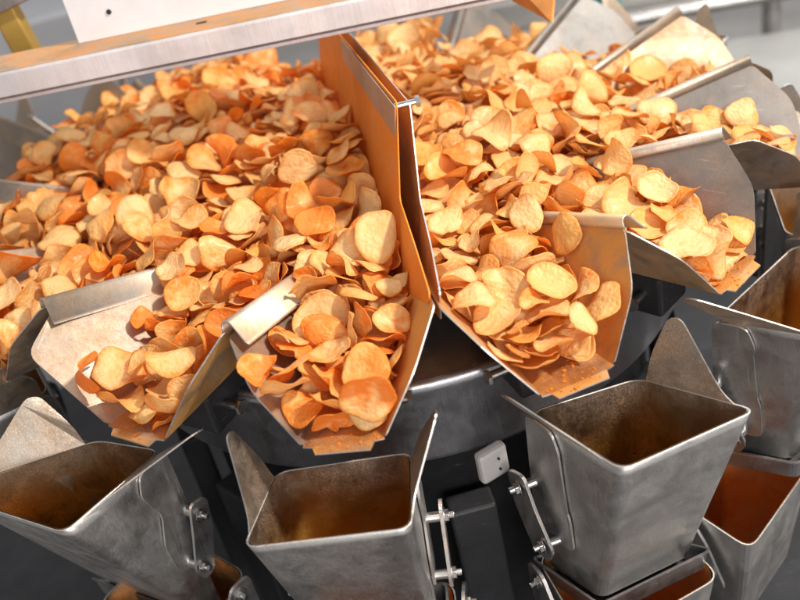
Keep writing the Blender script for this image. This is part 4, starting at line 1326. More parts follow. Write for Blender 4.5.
    '2682,230,723,272,-123,624,66,25,-1;6,126,-1399,5661,697,344,-909,230,-46,65,6,-1;20,237,1090,1894,645,608,48,44,-791,0,52,-1;4,228,2533,-676,337,222,-911,-9,348,14,0,-1;24,210,-306'
    '7,1643,467,131,-281,947,77,48,13,-1;1,195,-1349,6374,781,891,24,-451,57,49,26,-1;4,222,1247,3205,662,366,-170,-216,-889,7,0,-1;29,230,1051,3920,545,673,-556,-111,-475,2,17,-1;13,19'
    '9,553,-518,233,246,519,-817,-43,23,56,-1;4,135,-2282,-1108,38,438,-75,-282,-850,64,37,224;13,198,-898,744,339,60,-578,514,-631,20,81,-1;26,210,-787,2290,794,625,-275,-215,698,23,39'
    ',-1;24,201,-459,1309,650,87,-307,925,207,57,42,-1;21,237,-1208,770,348,134,-518,837,-112,49,26,-1;31,121,-1421,2434,737,528,118,494,-681,53,19,-1;23,209,1297,-1039,162,871,-60,-17,'
    '-488,49,48,-1;13,223,-271,2998,930,141,-201,-967,-68,68,27,-1;16,223,2060,618,269,935,6,-88,-344,52,56,-1;33,200,682,2710,713,735,-63,22,674,32,12,-1;16,174,312,3392,738,611,236,59'
    ',753,4,48,-1;0,231,-197,-688,265,630,-79,-177,752,25,37,-1;15,185,-947,4458,791,267,962,65,5,3,28,-1;20,88,-2794,3893,872,618,-23,186,763,6,18,-1;15,208,1385,1885,521,746,29,160,-6'
    '46,8,19,-1;16,206,2159,1358,375,323,-169,-168,-916,55,0,-1;21,231,2235,-31,219,56,-254,955,-142,71,28,-1;15,197,-825,257,559,108,667,-719,162,14,5,-1;9,204,-1242,1774,635,296,100,-'
    '945,100,13,1,-1;1,182,-2534,3315,887,36,943,-316,-95,22,33,-1;13,183,-1948,3400,918,997,60,10,48,59,15,-1;22,93,852,-1534,196,655,-334,-368,-569,0,33,-1;18,252,-814,3079,1004,708,-'
    '100,10,-698,13,22,-1;16,136,-305,1710,794,100,-894,433,48,20,21,-1;24,189,3426,2649,31,317,-169,-209,910,14,0,-1;12,94,-116,-53,116,751,352,153,-536,64,57,-1;29,212,1093,6337,316,3'
    '2,911,-387,-140,4,15,-1;18,204,-389,5282,709,518,-434,627,-387,73,52,-1;7,103,-1183,403,262,3,-134,-983,-125,77,0,-1;17,159,4304,900,43,678,-381,-628,34,29,66,-1;29,183,899,263,344'
    ',743,564,-354,65,68,46,-1;8,91,1761,1019,521,762,229,50,-604,20,21,-1;3,198,-1575,-494,475,386,845,-362,-78,41,71,-1;29,220,2173,4136,553,222,-274,858,373,30,62,-1;25,144,-3015,169'
    '2,601,117,776,618,-37,100,19,-1;25,203,2403,1658,344,153,53,-143,976,30,15,-1;13,262,-3496,2739,563,555,281,-80,-779,57,0,-1;29,201,-2481,5538,677,672,70,121,-727,100,17,-1;20,180,'
    '1810,655,400,76,-344,-932,84,47,51,-1;19,210,-403,-1259,152,307,-19,120,-944,47,1,-1;34,151,1354,3440,429,958,-175,-226,17,34,28,-1;13,97,-665,-1498,90,472,-375,-782,156,59,55,-1;1'
    '3,199,889,-241,303,363,-28,921,137,18,0,-1;4,210,501,1651,567,942,324,-84,-2,53,40,-1;20,101,-2147,-202,-15,84,-836,-540,49,15,59,-1;16,184,-1426,2173,618,73,-909,-375,-165,9,28,-1'
    ';6,165,-3346,3350,646,882,-65,145,-444,17,10,-1;22,177,504,84,183,34,-478,-874,81,8,32,-1;0,226,1500,775,570,21,6,999,44,66,64,-1;5,183,904,3441,695,964,-33,0,-264,70,53,-1;21,194,'
    '2224,3870,471,988,84,-58,-118,8,7,-1;32,195,3972,4854,75,543,-63,141,-825,4,13,-1;28,194,4039,501,188,371,-207,-86,901,6,0,-1;2,216,2586,1277,288,97,319,-934,-130,51,88,-1;4,166,-2'
    '552,4711,700,37,291,148,944,64,10,-1;33,238,238,2488,858,277,-707,614,-215,25,7,-1;1,206,-637,1829,669,698,-183,-256,644,47,53,-1;10,219,-3324,2353,470,537,100,-28,-837,52,47,-1;26'
    ',164,-1926,36,135,494,0,-4,869,18,40,-1;8,201,-2217,3500,903,36,915,400,-41,55,51,-1;20,128,-3229,1105,152,190,-948,-161,198,49,42,-1;33,228,746,2778,765,967,-177,9,185,41,49,-1;31'
    ',200,869,1562,577,752,398,-87,518,11,0,-1;25,230,-310,-148,346,820,8,175,-544,22,0,-1;21,243,-1581,-167,217,949,-215,-127,-191,100,67,-1;34,205,2219,2962,454,928,242,-274,73,0,9,-1'
    ';31,185,-727,1004,463,202,-842,496,58,25,15,-1;23,125,-2998,3043,625,76,902,-425,10,89,54,-1;33,190,2413,-324,146,24,224,438,870,0,17,-1;13,157,1296,6291,418,243,634,727,-105,60,10'
    ',-1;18,242,-3110,630,522,11,-588,-133,798,88,48,-1;34,122,-3912,3903,650,985,65,-148,-67,41,87,-1;29,188,-868,1940,789,357,705,-563,-240,3,21,-1;13,235,-2465,947,397,219,-220,297,9'
    '03,90,95,-1;10,184,-2135,4828,727,946,-258,76,-182,80,70,-1;16,204,505,453,364,373,-196,884,203,11,63,-1;10,192,-1928,2044,653,158,916,-351,114,56,42,-1;12,169,-394,630,575,780,-23'
    '1,-231,534,0,37,-1;33,236,3272,1401,328,223,706,631,-234,13,51,-1;3,190,4320,830,145,6,-725,520,451,38,0,-1;6,144,-806,3406,974,65,82,978,-181,69,91,-1;20,228,620,3847,702,162,81,1'
    '10,977,6,14,-1;4,133,-2095,3962,884,102,742,616,-244,99,50,-1;5,198,1671,4,560,292,299,394,819,44,0,-1;27,259,-2265,1564,407,84,97,294,-947,45,22,-1;4,216,-3052,1024,298,152,-191,8'
    '51,-465,85,89,-1;30,232,-493,-567,202,60,-998,18,8,10,29,-1;27,120,-1139,520,296,333,-79,1,-940,84,55,-1;23,190,758,-1707,318,920,-197,320,-109,33,3,257;13,181,2297,4629,437,709,74'
    ',-433,-552,100,68,-1;31,189,-2038,-722,199,150,-895,353,-227,47,0,-1;28,171,-1098,2327,605,400,195,241,-863,4,27,-1;32,249,168,4679,748,650,134,-10,748,56,55,-1;6,151,-1539,6695,69'
    '2,844,-267,-232,403,82,19,-1;29,91,-3002,3997,696,14,58,-61,-996,77,0,-1;19,176,-579,-1261,323,47,-143,-972,-180,70,28,-1;21,178,1335,1460,566,197,-369,778,-468,24,33,-1;19,223,-26'
    '0,-902,358,132,-320,-635,690,22,8,168;18,222,4176,2591,217,255,259,919,-152,32,0,-1;10,148,-1371,1283,519,919,323,81,-208,64,0,-1;14,126,-3115,3170,680,45,-101,-969,-221,15,0,-1;0,'
    '161,-1751,2443,594,780,1,-221,585,18,5,-1;20,91,1519,1679,522,883,-77,92,-454,17,31,-1;7,226,-202,1130,589,184,-33,-959,-212,90,14,-1;6,189,4064,2912,46,29,-15,990,-139,32,0,-1;30,'
    '237,2325,253,283,873,15,-199,-445,37,10,-1;4,218,2283,2180,579,63,666,732,-130,7,15,-1;8,182,-1668,1894,620,149,-189,30,-970,39,83,-1;21,188,-3144,1120,374,149,-476,815,-294,11,0,-'
    '1;12,138,1804,3737,481,896,314,82,-303,46,32,-1;3,140,-2051,121,49,303,-863,-335,226,52,0,-1;2,134,1761,896,467,821,-440,267,-246,44,12,-1;26,156,-3035,2613,545,514,15,-478,712,48,'
    '19,-1;4,206,-521,316,555,447,-401,795,79,74,21,-1;10,252,-4155,3897,580,957,136,-181,179,43,33,-1;26,172,2153,-407,290,526,119,-20,842,52,41,-1;11,147,-3421,1970,555,462,690,460,-3'
    '14,41,37,-1;33,140,-2212,5025,729,216,-55,-208,-953,22,24,-1;9,193,-2754,3058,821,689,613,385,-25,100,58,-1;26,199,-462,4848,837,952,-80,292,-52,89,46,-1;21,186,754,-413,277,153,-2'
    '86,946,5,14,35,-1;20,133,1458,3108,575,182,-24,289,940,43,36,-1;27,246,-1642,240,284,76,166,976,118,100,53,-1;7,228,-2628,1191,282,20,-161,62,985,61,91,-1;20,235,3431,2907,166,839,'
    '164,-14,-519,40,43,-1;30,215,4643,2852,148,50,958,-159,-232,0,38,-1;28,176,559,2420,763,541,91,-34,-836,25,32,-1;32,221,-1808,-672,238,484,-746,-134,436,62,37,-1;5,232,1607,3399,56'
    '2,251,104,11,962,33,44,-1;31,162,-1148,5020,623,828,-197,163,-499,58,0,-1;33,120,-1100,3008,947,36,727,651,-215,96,82,-1;25,190,-1419,-67,327,56,411,881,-227,15,0,-1;25,129,1559,28'
    '36,555,165,-241,-817,498,34,0,-1;21,263,3046,1653,354,135,-96,-254,953,12,68,-1;10,218,-2080,5617,778,320,464,826,1,19,25,-1;17,219,-204,-1474,293,206,842,78,493,32,61,268;25,99,24'
    '98,1297,375,6,-961,-270,-58,0,0,-1;33,183,-748,-12,605,55,-162,286,-943,0,28,208;23,245,-2113,3977,952,958,-56,-16,-281,17,14,-1;0,182,-1420,1885,590,145,208,-139,957,13,5,-1;1,92,'
    '-301,-472,297,48,280,-113,-952,47,35,-1;30,216,-1121,2383,704,957,196,-129,-171,76,0,-1;7,206,-1083,-945,419,914,23,400,65,52,26,157;19,182,-3589,3579,688,196,-158,-149,956,38,46,-'
    '1;12,129,2195,3140,555,789,-453,169,378,35,26,-1;15,180,-3899,356,252,114,194,30,974,33,48,-1;24,241,451,1418,674,696,-25,89,-712,19,32,-1;4,257,372,4385,859,160,-802,-536,210,23,9'
    ',-1;29,91,-1200,3148,918,585,-9,-5,811,49,0,-1;22,181,-2294,2547,598,494,622,-16,-607,51,62,-1;31,160,-516,-1003,251,233,289,-311,-875,65,34,-1;5,197,822,3027,738,685,-40,184,704,2'
    '7,22,-1;8,171,2591,-1007,202,403,162,-856,280,3,0,-1;7,137,-835,-713,153,912,142,138,360,17,20,-1;7,188,-4026,2383,215,549,-89,76,827,42,21,-1;11,158,-549,2827,920,168,-920,-314,-1'
    '61,89,22,-1;6,225,-2409,2124,636,48,-335,941,31,14,13,-1;2,189,-320,4051,806,520,-331,-772,157,76,44,-1;12,159,1032,-1669,249,943,-200,58,-259,18,28,261;25,166,688,1933,692,411,-23'
    '7,42,-880,48,37,-1;31,234,1483,180,675,883,-131,-213,-397,10,0,-1;32,170,-2245,-42,118,935,153,270,-172,34,60,-1;24,241,1264,-1537,160,114,-31,-289,950,31,22,147;19,128,-3184,1851,'
    '565,630,-470,153,-599,17,14,-1;2,262,-598,4668,605,145,-132,-222,-955,17,40,-1;1,92,-2259,1005,480,483,-429,327,689,24,20,-1;1,197,-3334,4215,793,97,-483,862,116,57,15,-1;6,181,-10'
    '62,441,481,250,-73,938,-227,43,27,-1;11,202,-1322,2100,743,262,252,154,919,66,45,-1;12,185,-2899,957,371,960,76,228,143,0,57,-1;10,201,1473,448,647,51,336,874,-346,2,9,-1;17,214,29'
    '65,-839,90,154,-696,-694,-104,23,2,-1;31,203,-1510,3382,975,337,744,561,136,100,82,-1;0,151,-2820,1818,520,472,-843,180,185,45,31,-1;33,194,2123,-87,316,520,-167,-33,837,48,13,-1;3'
    '4,176,1909,10,350,10,456,143,878,21,94,-1;14,225,-1290,2331,897,788,495,-346,121,75,60,86;6,93,-274,3840,778,577,356,359,641,0,28,-1;34,207,2024,1587,488,403,-346,-840,109,22,0,-1;'
    '20,216,1829,2526,646,255,702,-625,-225,33,59,-1;28,220,804,-1299,282,952,-16,241,190,22,34,287;0,158,2659,1613,347,822,250,486,-158,46,0,-1;1,174,2171,5187,277,314,-11,150,-937,17,'
    '23,-1;30,174,1137,-1689,325,898,-172,-87,-397,49,0,143;20,235,-4385,3712,583,16,-503,-851,-147,26,29,-1;34,225,997,1387,600,663,112,-137,727,0,85,-1;7,246,-3644,2700,598,227,-491,8'
    '39,-55,12,43,-1;7,172,2516,409,348,488,-257,815,177,46,58,-1;14,190,3238,1098,392,996,-45,81,-18,5,20,-1;9,183,-2023,1724,602,270,-461,845,-34,49,3,-1;18,151,286,5712,582,455,-863,'
    '18,221,22,61,-1;14,240,1796,509,634,846,-159,61,-505,17,13,120;24,238,-2518,3822,948,646,39,-133,751,72,2,278;20,214,2307,3982,630,182,-649,-739,1,45,47,-1;32,226,-1331,4731,705,42'
    '1,-182,-72,-886,62,28,-1;11,209,4084,1104,204,29,302,141,-942,26,71,-1;12,198,-2628,2764,755,24,993,-30,-113,94,23,-1;1,190,662,-658,341,26,34,-999,-6,72,51,-1;6,96,-130,1880,797,6'
    '8,202,-837,505,19,21,-1;22,237,-1643,1046,446,52,-870,-34,490,35,11,-1;11,173,-1066,111,469,309,768,196,526,47,68,-1;12,261,-1657,5174,895,24,975,154,-159,42,33,-1;21,194,-3984,355'
    '9,682,313,218,917,-120,64,69,-1;33,97,-2377,2466,579,535,-759,371,4,78,27,-1;10,179,-784,-1722,296,23,330,302,894,42,84,250;32,163,-2423,5244,706,433,848,-303,-40,80,15,-1;0,236,26'
    '42,2319,427,57,370,-841,391,50,26,-1;5,198,-2265,119,305,90,-946,166,262,25,40,-1;29,188,-3855,4093,754,949,26,-263,-173,9,11,-1;18,183,-3545,3155,658,585,134,73,-796,10,21,-1;15,2'
    '19,-1026,875,533,379,175,116,-901,83,9,-1;1,230,-2445,4543,920,793,-85,-91,597,63,21,-1;13,175,-2826,1332,253,132,622,-630,-446,11,0,-1;17,165,-1831,-913,287,691,-477,1,543,41,20,-'
    '1;25,183,367,2607,762,262,41,-30,-964,23,12,-1;8,205,1492,962,616,101,943,302,-100,0,29,-1;5,241,-426,2411,918,139,-911,-376,93,29,75,-1;12,187,1393,3734,545,134,959,-227,100,18,18'
    ',-1;5,225,-1944,2508,749,22,26,-994,-102,77,24,-1;21,208,-4067,2136,456,580,-226,205,756,59,46,-1;0,156,-84,1034,619,439,237,69,-864,72,32,-1;13,131,-2552,1225,386,155,679,717,15,0'
    ',54,-1;2,163,581,-89,229,978,-46,72,192,49,42,-1;10,176,2944,1258,312,363,870,327,68,0,17,-1;31,149,-236,-315,404,189,-69,-964,-173,55,24,-1;23,211,-137,841,529,420,363,741,-378,21'
    ',50,-1;25,210,924,1157,545,77,-221,969,-77,57,60,-1;10,90,-1691,2289,661,310,-227,915,120,25,2,-1;30,189,-4377,3063,725,197,-512,-836,-16,15,17,-1;9,218,1487,1812,585,563,68,222,79'
    '3,6,19,-1;15,232,-531,6143,429,843,146,-199,-478,65,0,-1;32,192,579,1694,743,962,165,73,203,0,20,-1;17,160,1082,-1115,139,379,-172,-62,-907,30,80,-1;34,213,-4277,795,220,820,210,-1'
    '60,-507,78,0,-1;25,205,3469,3102,343,210,-903,368,64,7,1,-1;22,171,-3687,4991,714,887,-68,-113,-442,41,0,-1;24,237,702,3432,772,653,-103,-15,750,8,1,-1;12,201,3833,2594,138,794,92,'
    '11,-601,57,85,-1;0,210,-915,1674,681,848,424,106,-301,32,53,-1;16,189,1437,-811,280,899,209,-261,-282,46,56,-1;23,220,4618,2598,179,52,-412,-840,-348,48,53,-1;23,153,4059,432,268,1'
    '53,690,700,98,44,37,-1;30,192,1553,3395,657,420,139,8,897,15,56,-1;27,198,-3348,3593,815,64,-972,153,166,20,17,-1;11,191,-2530,2450,791,283,-880,-253,-285,66,63,182;11,145,-4002,36'
    '80,730,152,730,-618,249,20,52,-1;17,178,-3318,2092,537,28,-800,-481,-359,61,30,-1;1,218,1193,-995,244,990,0,-91,-103,21,7,-1;0,185,1118,2875,768,47,-431,889,-149,19,15,-1;31,183,93'
    '4,-439,515,699,-124,-351,-611,12,79,-1;34,225,-2335,5352,744,897,-266,158,-318,56,100,-1;1,135,3391,1484,342,52,918,364,-150,47,60,-1;2,149,-3816,2569,397,637,3,-137,759,68,54,-1;1'
    '8,132,-3970,2375,294,13,12,995,-98,26,3,-1;7,150,-471,6197,223,278,468,-102,-833,41,40,-1;4,168,-1831,10,294,190,-966,-94,147,79,42,-1;20,159,803,4062,701,844,422,-220,-249,0,47,-1'
    ';22,208,907,-2,312,244,-931,-234,-139,29,41,-1;5,194,2374,1625,444,135,-900,412,33,0,8,-1;14,203,-3440,1029,430,360,95,216,902,7,14,-1;10,226,-3813,2648,645,221,-18,974,-37,32,23,-'
    '1;2,135,-2682,5132,751,509,-262,5,820,92,18,-1;18,192,5,388,663,496,-522,681,-133,53,35,-1;26,198,716,1370,649,311,230,39,-921,43,15,-1;10,205,-651,1603,759,724,636,177,-199,67,22,'
    '-1;31,190,-3036,2921,755,744,-99,-292,-593,89,7,-1;5,222,-1167,8,519,732,324,-239,-550,67,0,183;7,195,485,633,650,94,43,-994,21,0,4,220;28,177,-2158,2465,791,993,35,-3,112,59,35,-1'
    ';20,236,1340,4507,515,83,-407,902,117,63,41,-1;7,193,-1708,-140,409,55,116,987,-93,36,12,-1;13,157,-2437,3577,975,977,138,-156,-52,63,0,-1;27,188,1939,3150,619,375,743,-535,-148,4,'
    '28,-1;32,178,1389,1895,735,7,594,804,31,13,3,-1;7,210,-1890,6276,501,89,-17,335,-938,33,31,-1;14,171,3315,2848,307,90,-976,-11,-199,17,76,-1;2,160,-1572,2201,655,346,365,828,247,84'
    ',14,-1;28,214,-316,946,566,207,141,287,-925,34,73,-1;18,153,1105,1050,656,192,-352,916,-19,85,35,-1;13,255,732,3868,919,933,-124,-21,-337,16,9,294;1,161,2161,-682,392,596,-495,151,'
    '-615,71,54,-1;2,155,-542,-891,323,482,182,-418,-748,18,80,-1;8,226,1993,960,571,168,-66,93,-979,6,0,152;17,182,-1107,1850,646,144,-176,-3,-974,53,26,-1;12,189,-1281,590,471,412,-16'
    '5,-354,824,22,85,299;7,132,3688,2854,196,781,245,115,562,10,27,-1;19,133,2689,277,504,239,-170,782,550,42,60,-1;18,237,-1130,3864,938,101,909,-389,114,48,80,-1;21,191,448,4639,545,'
    '85,-26,64,994,0,14,-1;23,120,-2020,-133,107,702,-624,283,192,93,66,-1;21,144,-2988,4463,900,33,-877,392,277,21,26,-1;31,193,3827,4391,62,627,20,-190,-756,58,55,-1;29,173,3626,4289,'
    '148,243,-501,-673,487,21,31,-1;17,132,-616,501,510,196,-786,-585,-40,68,58,-1;1,167,-3665,1297,500,106,898,-329,-273,18,6,-1;11,254,-3208,1405,550,64,915,146,371,65,33,-1;29,161,17'
    '48,118,540,899,-355,95,-239,18,45,-1;14,214,1604,3872,648,278,242,-930,-15,44,51,-1;0,150,519,2982,769,789,261,-223,509,24,31,-1;20,92,3191,1509,383,786,378,106,478,26,25,-1;5,189,'
    '-828,-1384,320,95,315,62,942,31,76,128;12,136,-2665,4075,880,128,-952,-277,17,57,6,-1;23,172,-575,-1554,144,929,47,342,133,25,17,-1;25,218,-1070,-1666,499,792,-295,-219,-488,23,27,'
    '109;3,235,-1316,1149,535,55,-191,904,379,42,29,-1;0,182,1787,582,495,116,733,-664,-89,58,17,-1;34,170,-1461,4293,903,188,-103,-187,-959,25,32,-1;26,168,-454,30,513,71,-725,671,138,'
    '83,47,-1;25,132,2131,1504,497,151,901,-207,-349,12,33,-1;23,217,-3259,5577,750,163,-54,-984,51,45,68,-1;14,100,1535,1507,584,46,265,-915,301,55,9,-1;32,211,-4008,972,309,695,195,23'
    ',691,28,0,-1;19,126,1787,1854,594,64,989,-95,96,8,23,-1;25,206,3077,872,400,252,109,172,-946,24,0,-1;12,162,519,2830,821,927,59,-120,-350,29,42,-1;10,235,-593,3158,1062,681,45,-31,'
    '731,95,58,276;14,192,1280,-624,348,29,-857,-473,-205,34,15,-1;19,164,738,-1118,477,356,-478,784,173,37,58,284;27,188,-1447,5483,782,942,-146,236,-187,60,16,-1;13,192,2416,2302,594,'
    '923,-331,59,-187,27,28,-1;28,204,-2047,4801,830,674,-142,236,686,44,35,-1;0,195,-123,-377,463,153,-952,165,206,53,79,-1;11,188,792,2093,721,27,402,872,-278,14,30,-1;12,176,1160,423'
    '2,605,353,522,696,-345,45,44,-1;4,210,2690,3222,688,459,-838,-252,-155,6,7,209;4,183,-3165,4697,900,340,369,864,34,13,35,-1;26,216,544,-923,428,139,-911,-280,269,5,16,206;26,193,44'
    '6,2333,819,992,42,-70,-97,0,33,-1;15,197,-4247,3813,683,901,64,-60,-425,30,45,-1;10,239,-771,-390,613,317,443,769,-335,41,30,46;19,158,937,3734,596,973,109,-19,-203,23,28,-1;29,209'
    ',3989,2650,366,484,549,675,93,25,33,-1;15,155,-876,2502,843,301,-265,-473,-785,37,100,-1;8,180,-1073,4381,883,986,0,-47,-158,39,75,-1;19,199,852,631,578,833,327,-60,441,35,50,91;18'
    ',182,-2348,3019,756,186,-570,-793,-109,18,33,-1;34,192,-2809,4354,933,23,336,-894,-296,21,5,-1;16,138,-3152,5736,865,298,-727,-586,-199,68,33,-1;9,192,10,40,467,334,503,-145,-784,9'
    '1,52,298;28,255,609,-762,488,155,-113,-967,168,40,49,249;6,130,2214,1599,506,276,-110,33,-954,24,99,-1;27,99,-3820,3565,708,625,-214,634,-403,44,68,-1;21,221,-1573,4728,912,887,273'
    ',91,361,70,25,213;12,238,3021,1201,497,310,816,482,81,50,44,-1;25,192,1884,241,277,194,-183,319,-909,62,35,-1;21,139,-2236,2345,864,858,61,71,-505,25,8,-1;29,179,-2751,1378,340,939'
    ',-33,-129,-317,4,10,-1;29,167,1500,3016,742,901,115,-193,-371,35,54,-1;15,193,508,12,321,55,-68,-993,84,62,33,-1;11,157,-1765,2132,660,472,-45,241,846,12,0,-1;32,166,1966,923,399,9'
    '1,724,675,114,95,8,-1;30,220,932,3146,899,525,-308,-407,-681,9,67,138;9,215,-2090,1587,711,398,282,491,-721,15,16,142;24,174,2234,-429,372,939,-96,106,312,0,57,-1;30,198,-4019,2703'
    ',473,173,-682,710,-35,9,31,-1;27,249,1252,-911,375,971,-90,-39,219,31,44,-1;22,153,1951,2615,631,219,869,-364,-253,16,24,-1;13,237,2512,5124,322,602,-44,-88,-792,11,60,-1;9,181,-13'
    '24,880,414,320,-499,-81,801,48,26,-1;31,175,-1303,5214,737,192,435,-672,-568,15,9,-1;30,187,610,3698,814,909,-85,-5,408,10,100,-1;27,198,-3092,2124,603,96,347,6,933,28,22,-1;7,178,'
    '2669,1967,509,72,111,277,-952,22,70,-1;0,264,2457,428,500,204,-877,382,-211,24,35,201;9,204,1312,2146,763,698,242,2,-674,0,18,-1;10,185,2257,1113,563,881,-103,343,308,13,21,-1;10,2'
    '31,-2788,3633,914,95,977,-189,39,65,49,-1;14,191,1211,749,646,32,-813,576,-83,2,16,-1;2,227,-2871,2354,663,168,-924,258,-225,81,0,-1;10,220,-700,-1579,359,596,-315,227,-703,71,72,8'
    '3;13,178,-2810,816,404,937,-182,188,-233,42,36,-1;15,88,-1101,2107,724,684,-474,-510,217,47,66,-1;2,239,-2235,5819,714,372,915,1,153,33,0,-1;20,218,-1974,-225,398,123,952,-56,275,4'
    '5,67,-1;23,183,-425,-1693,165,594,400,-143,683,93,93,-1;6,181,-2160,4343,988,439,-128,-843,284,76,11,-1;4,156,-905,593,588,14,901,355,-247,81,100,-1;2,153,-1875,3134,988,146,905,33'
    '4,217,44,46,-1;5,187,1285,4052,500,255,-294,919,54,17,53,-1;30,90,-1052,3062,968,107,923,-351,-115,32,0,-1;25,179,-3525,4044,801,92,-548,828,68,51,27,-1;22,180,-3349,501,420,51,507'
    ',-241,826,28,32,-1;29,214,3629,620,303,705,-270,-278,-594,0,65,-1;31,216,-4006,4640,771,556,100,-30,825,63,59,-1;5,189,-3761,310,363,102,614,782,1,61,62,-1;33,157,1526,1452,475,917'
    ',28,-132,374,4,20,-1;21,245,-1736,-733,444,452,-719,-133,511,52,51,137;34,202,-3406,2882,751,737,-252,-361,-512,12,32,254;32,180,-304,326,618,63,-851,443,273,33,19,-1;27,202,-2451,'
    '-951,120,15,-945,296,-141,24,44,192;22,233,746,4213,859,737,-351,-72,573,0,8,-1;5,241,-1564,3865,1024,134,650,659,-353,52,0,187;12,160,-1864,1182,464,62,567,802,-179,62,48,-1;6,146'
    ',-476,-648,299,418,-275,78,862,70,10,-1;3,211,-740,-970,275,115,884,406,-201,39,51,-1;4,148,-566,1163,693,435,-533,723,67,16,0,-1;0,225,-4049,2404,373,123,-76,-201,-969,100,29,-1;2'
    '1,220,2987,-393,178,70,-219,960,159,9,29,-1;27,178,914,4963,608,94,-944,317,7,13,15,-1;12,198,982,-1125,351,16,-239,970,25,2,15,-1;14,217,-3486,1385,602,350,117,748,-551,25,40,73;1'
    '9,161,2566,2451,395,335,-80,91,-934,54,8,-1;17,235,-1082,1504,784,916,296,229,-147,73,27,-1;19,200,3540,1525,379,879,85,352,-310,35,0,-1;13,178,-1445,1664,676,217,-974,49,-40,44,31'
    ',-1;31,191,-2349,2306,756,575,276,138,757,14,11,-1;23,167,2437,1293,432,734,-32,-164,-658,0,0,-1;11,238,720,894,548,988,117,-81,52,6,23,228;18,175,-1815,-31,448,944,-258,117,167,2,'
    '6,-1;11,264,-2696,1515,553,73,-995,66,-32,19,6,210;6,210,4414,2749,371,118,-875,-415,220,5,62,-1;8,203,-643,-432,301,270,-241,-253,898,51,38,-1;0,229,1048,2730,846,968,-126,-41,-21'
    '1,53,33,263;26,234,-1875,6447,789,130,-83,-473,868,26,33,-1;21,199,985,-640,361,744,-39,63,-665,0,78,-1;15,210,-4487,3267,860,159,-193,-968,20,54,51,-1;11,189,-2718,877,459,571,-70'
    ',117,809,84,0,-1;11,180,-746,1342,747,787,-49,-251,561,60,51,-1;19,191,-3007,3950,960,767,235,597,-24,40,44,133;32,193,-2355,5918,693,612,-478,-28,630,67,85,-1;6,181,-1157,1594,724'
    ',842,202,-69,495,23,36,-1;17,242,2063,4744,471,950,-277,-32,-140,18,0,-1;6,244,-3664,3803,897,65,993,-43,92,36,20,-1;21,212,-2919,2527,815,822,459,-297,-163,66,30,110;22,220,-4002,'
    '4426,854,219,35,31,-975,91,100,-1;16,96,549,4062,738,228,-86,-854,459,19,36,-1;12,166,1787,2961,701,672,-367,-95,-636,30,58,-1;6,178,-1737,1585,605,332,157,-342,865,74,0,-1;13,167,'
    '3888,1254,310,51,-78,154,-984,63,47,-1;22,221,2067,-191,405,711,21,96,-696,6,44,-1;31,241,-4174,4170,837,680,293,-95,666,45,0,-1;13,180,-629,-57,620,384,-493,-776,85,37,32,171;14,1'
    '88,-3261,2723,694,485,235,12,842,93,55,233;3,216,-3701,1018,473,155,-880,315,319,51,10,-1;11,210,1333,3695,708,313,907,278,46,13,19,-1;23,121,551,3292,778,277,754,497,329,23,25,-1;'
    '32,154,-481,-1435,363,396,335,-134,845,57,100,-1;30,173,1171,4045,626,930,-308,50,-194,10,47,-1;2,176,1146,-1448,289,353,-206,110,906,14,50,197;17,174,-3324,1536,531,475,-155,-530,'
    '-685,9,20,-1;3,174,-83,-82,502,774,334,7,-538,86,8,-1;27,253,234,5885,688,82,-142,-919,-357,56,20,-1;19,164,2860,1579,407,844,-68,192,-496,63,0,-1;0,184,466,292,563,711,19,195,-675'
    ',37,19,-1;0,168,-1863,2801,913,72,8,-976,-204,67,14,-1;24,228,-1025,-1459,516,245,-5,929,-279,70,26,148;24,203,1489,9,707,490,297,175,-800,14,66,123;18,168,-1877,2228,710,356,909,-'
    '192,99,49,35,-1;23,137,3586,881,409,629,94,-56,770,6,6,-1;3,209,3314,2590,225,148,-168,-954,-198,27,36,-1;22,228,1292,6744,511,537,505,334,-587,0,25,-1;26,157,958,-183,487,855,-439'
    ',-273,-49,22,44,283;32,210,-3767,3210,743,180,-974,107,-82,66,45,-1;6,197,-2873,1980,574,202,-651,669,298,43,9,-1;22,181,3917,496,302,5,460,-849,260,0,73,-1;29,246,-2094,-805,481,6'
    ',837,-543,-76,45,17,9;32,205,-3698,2321,442,436,-31,-13,899,61,7,-1;14,99,-1885,1154,557,52,399,881,249,8,34,-1;19,158,-349,1941,853,145,601,-784,-60,0,40,-1;3,217,1246,4425,587,19'
    '3,-697,686,-77,1,68,-1;15,89,1701,563,555,816,-36,36,-576,21,47,-1;17,198,-663,1069,607,543,23,157,-824,0,27,-1;30,195,-901,4116,910,674,134,212,695,15,47,-1;28,152,288,1835,703,33'
    '8,-51,917,207,4,67,-1;26,230,-1338,333,466,747,176,-3,-641,100,35,280;31,202,-2185,-157,314,610,-555,-91,558,62,19,100;31,184,1764,1684,550,141,-93,-730,662,57,58,-1;14,179,-712,27'
    '91,1116,238,487,-592,-596,15,39,158;34,179,1408,699,716,840,345,-153,390,29,84,181;18,183,-1301,2098,866,131,943,116,-283,17,30,-1;31,150,-1848,304,345,225,-851,-448,-159,10,15,-1;'
    '29,144,-1329,4595,937,393,-189,-828,351,63,32,-1;29,234,1705,5101,439,428,-84,406,-803,9,8,-1;8,195,-184,201,547,475,-674,-551,-129,8,27,-1;14,175,4052,772,293,427,33,-144,892,48,2'
    '5,-1;33,196,-2244,3065,823,865,190,91,-456,68,15,-1;14,162,2474,4932,541,621,-689,326,182,10,19,-1;26,89,-2332,4751,802,861,-234,-450,25,26,22,-1;25,209,-4053,2929,658,501,40,148,8'
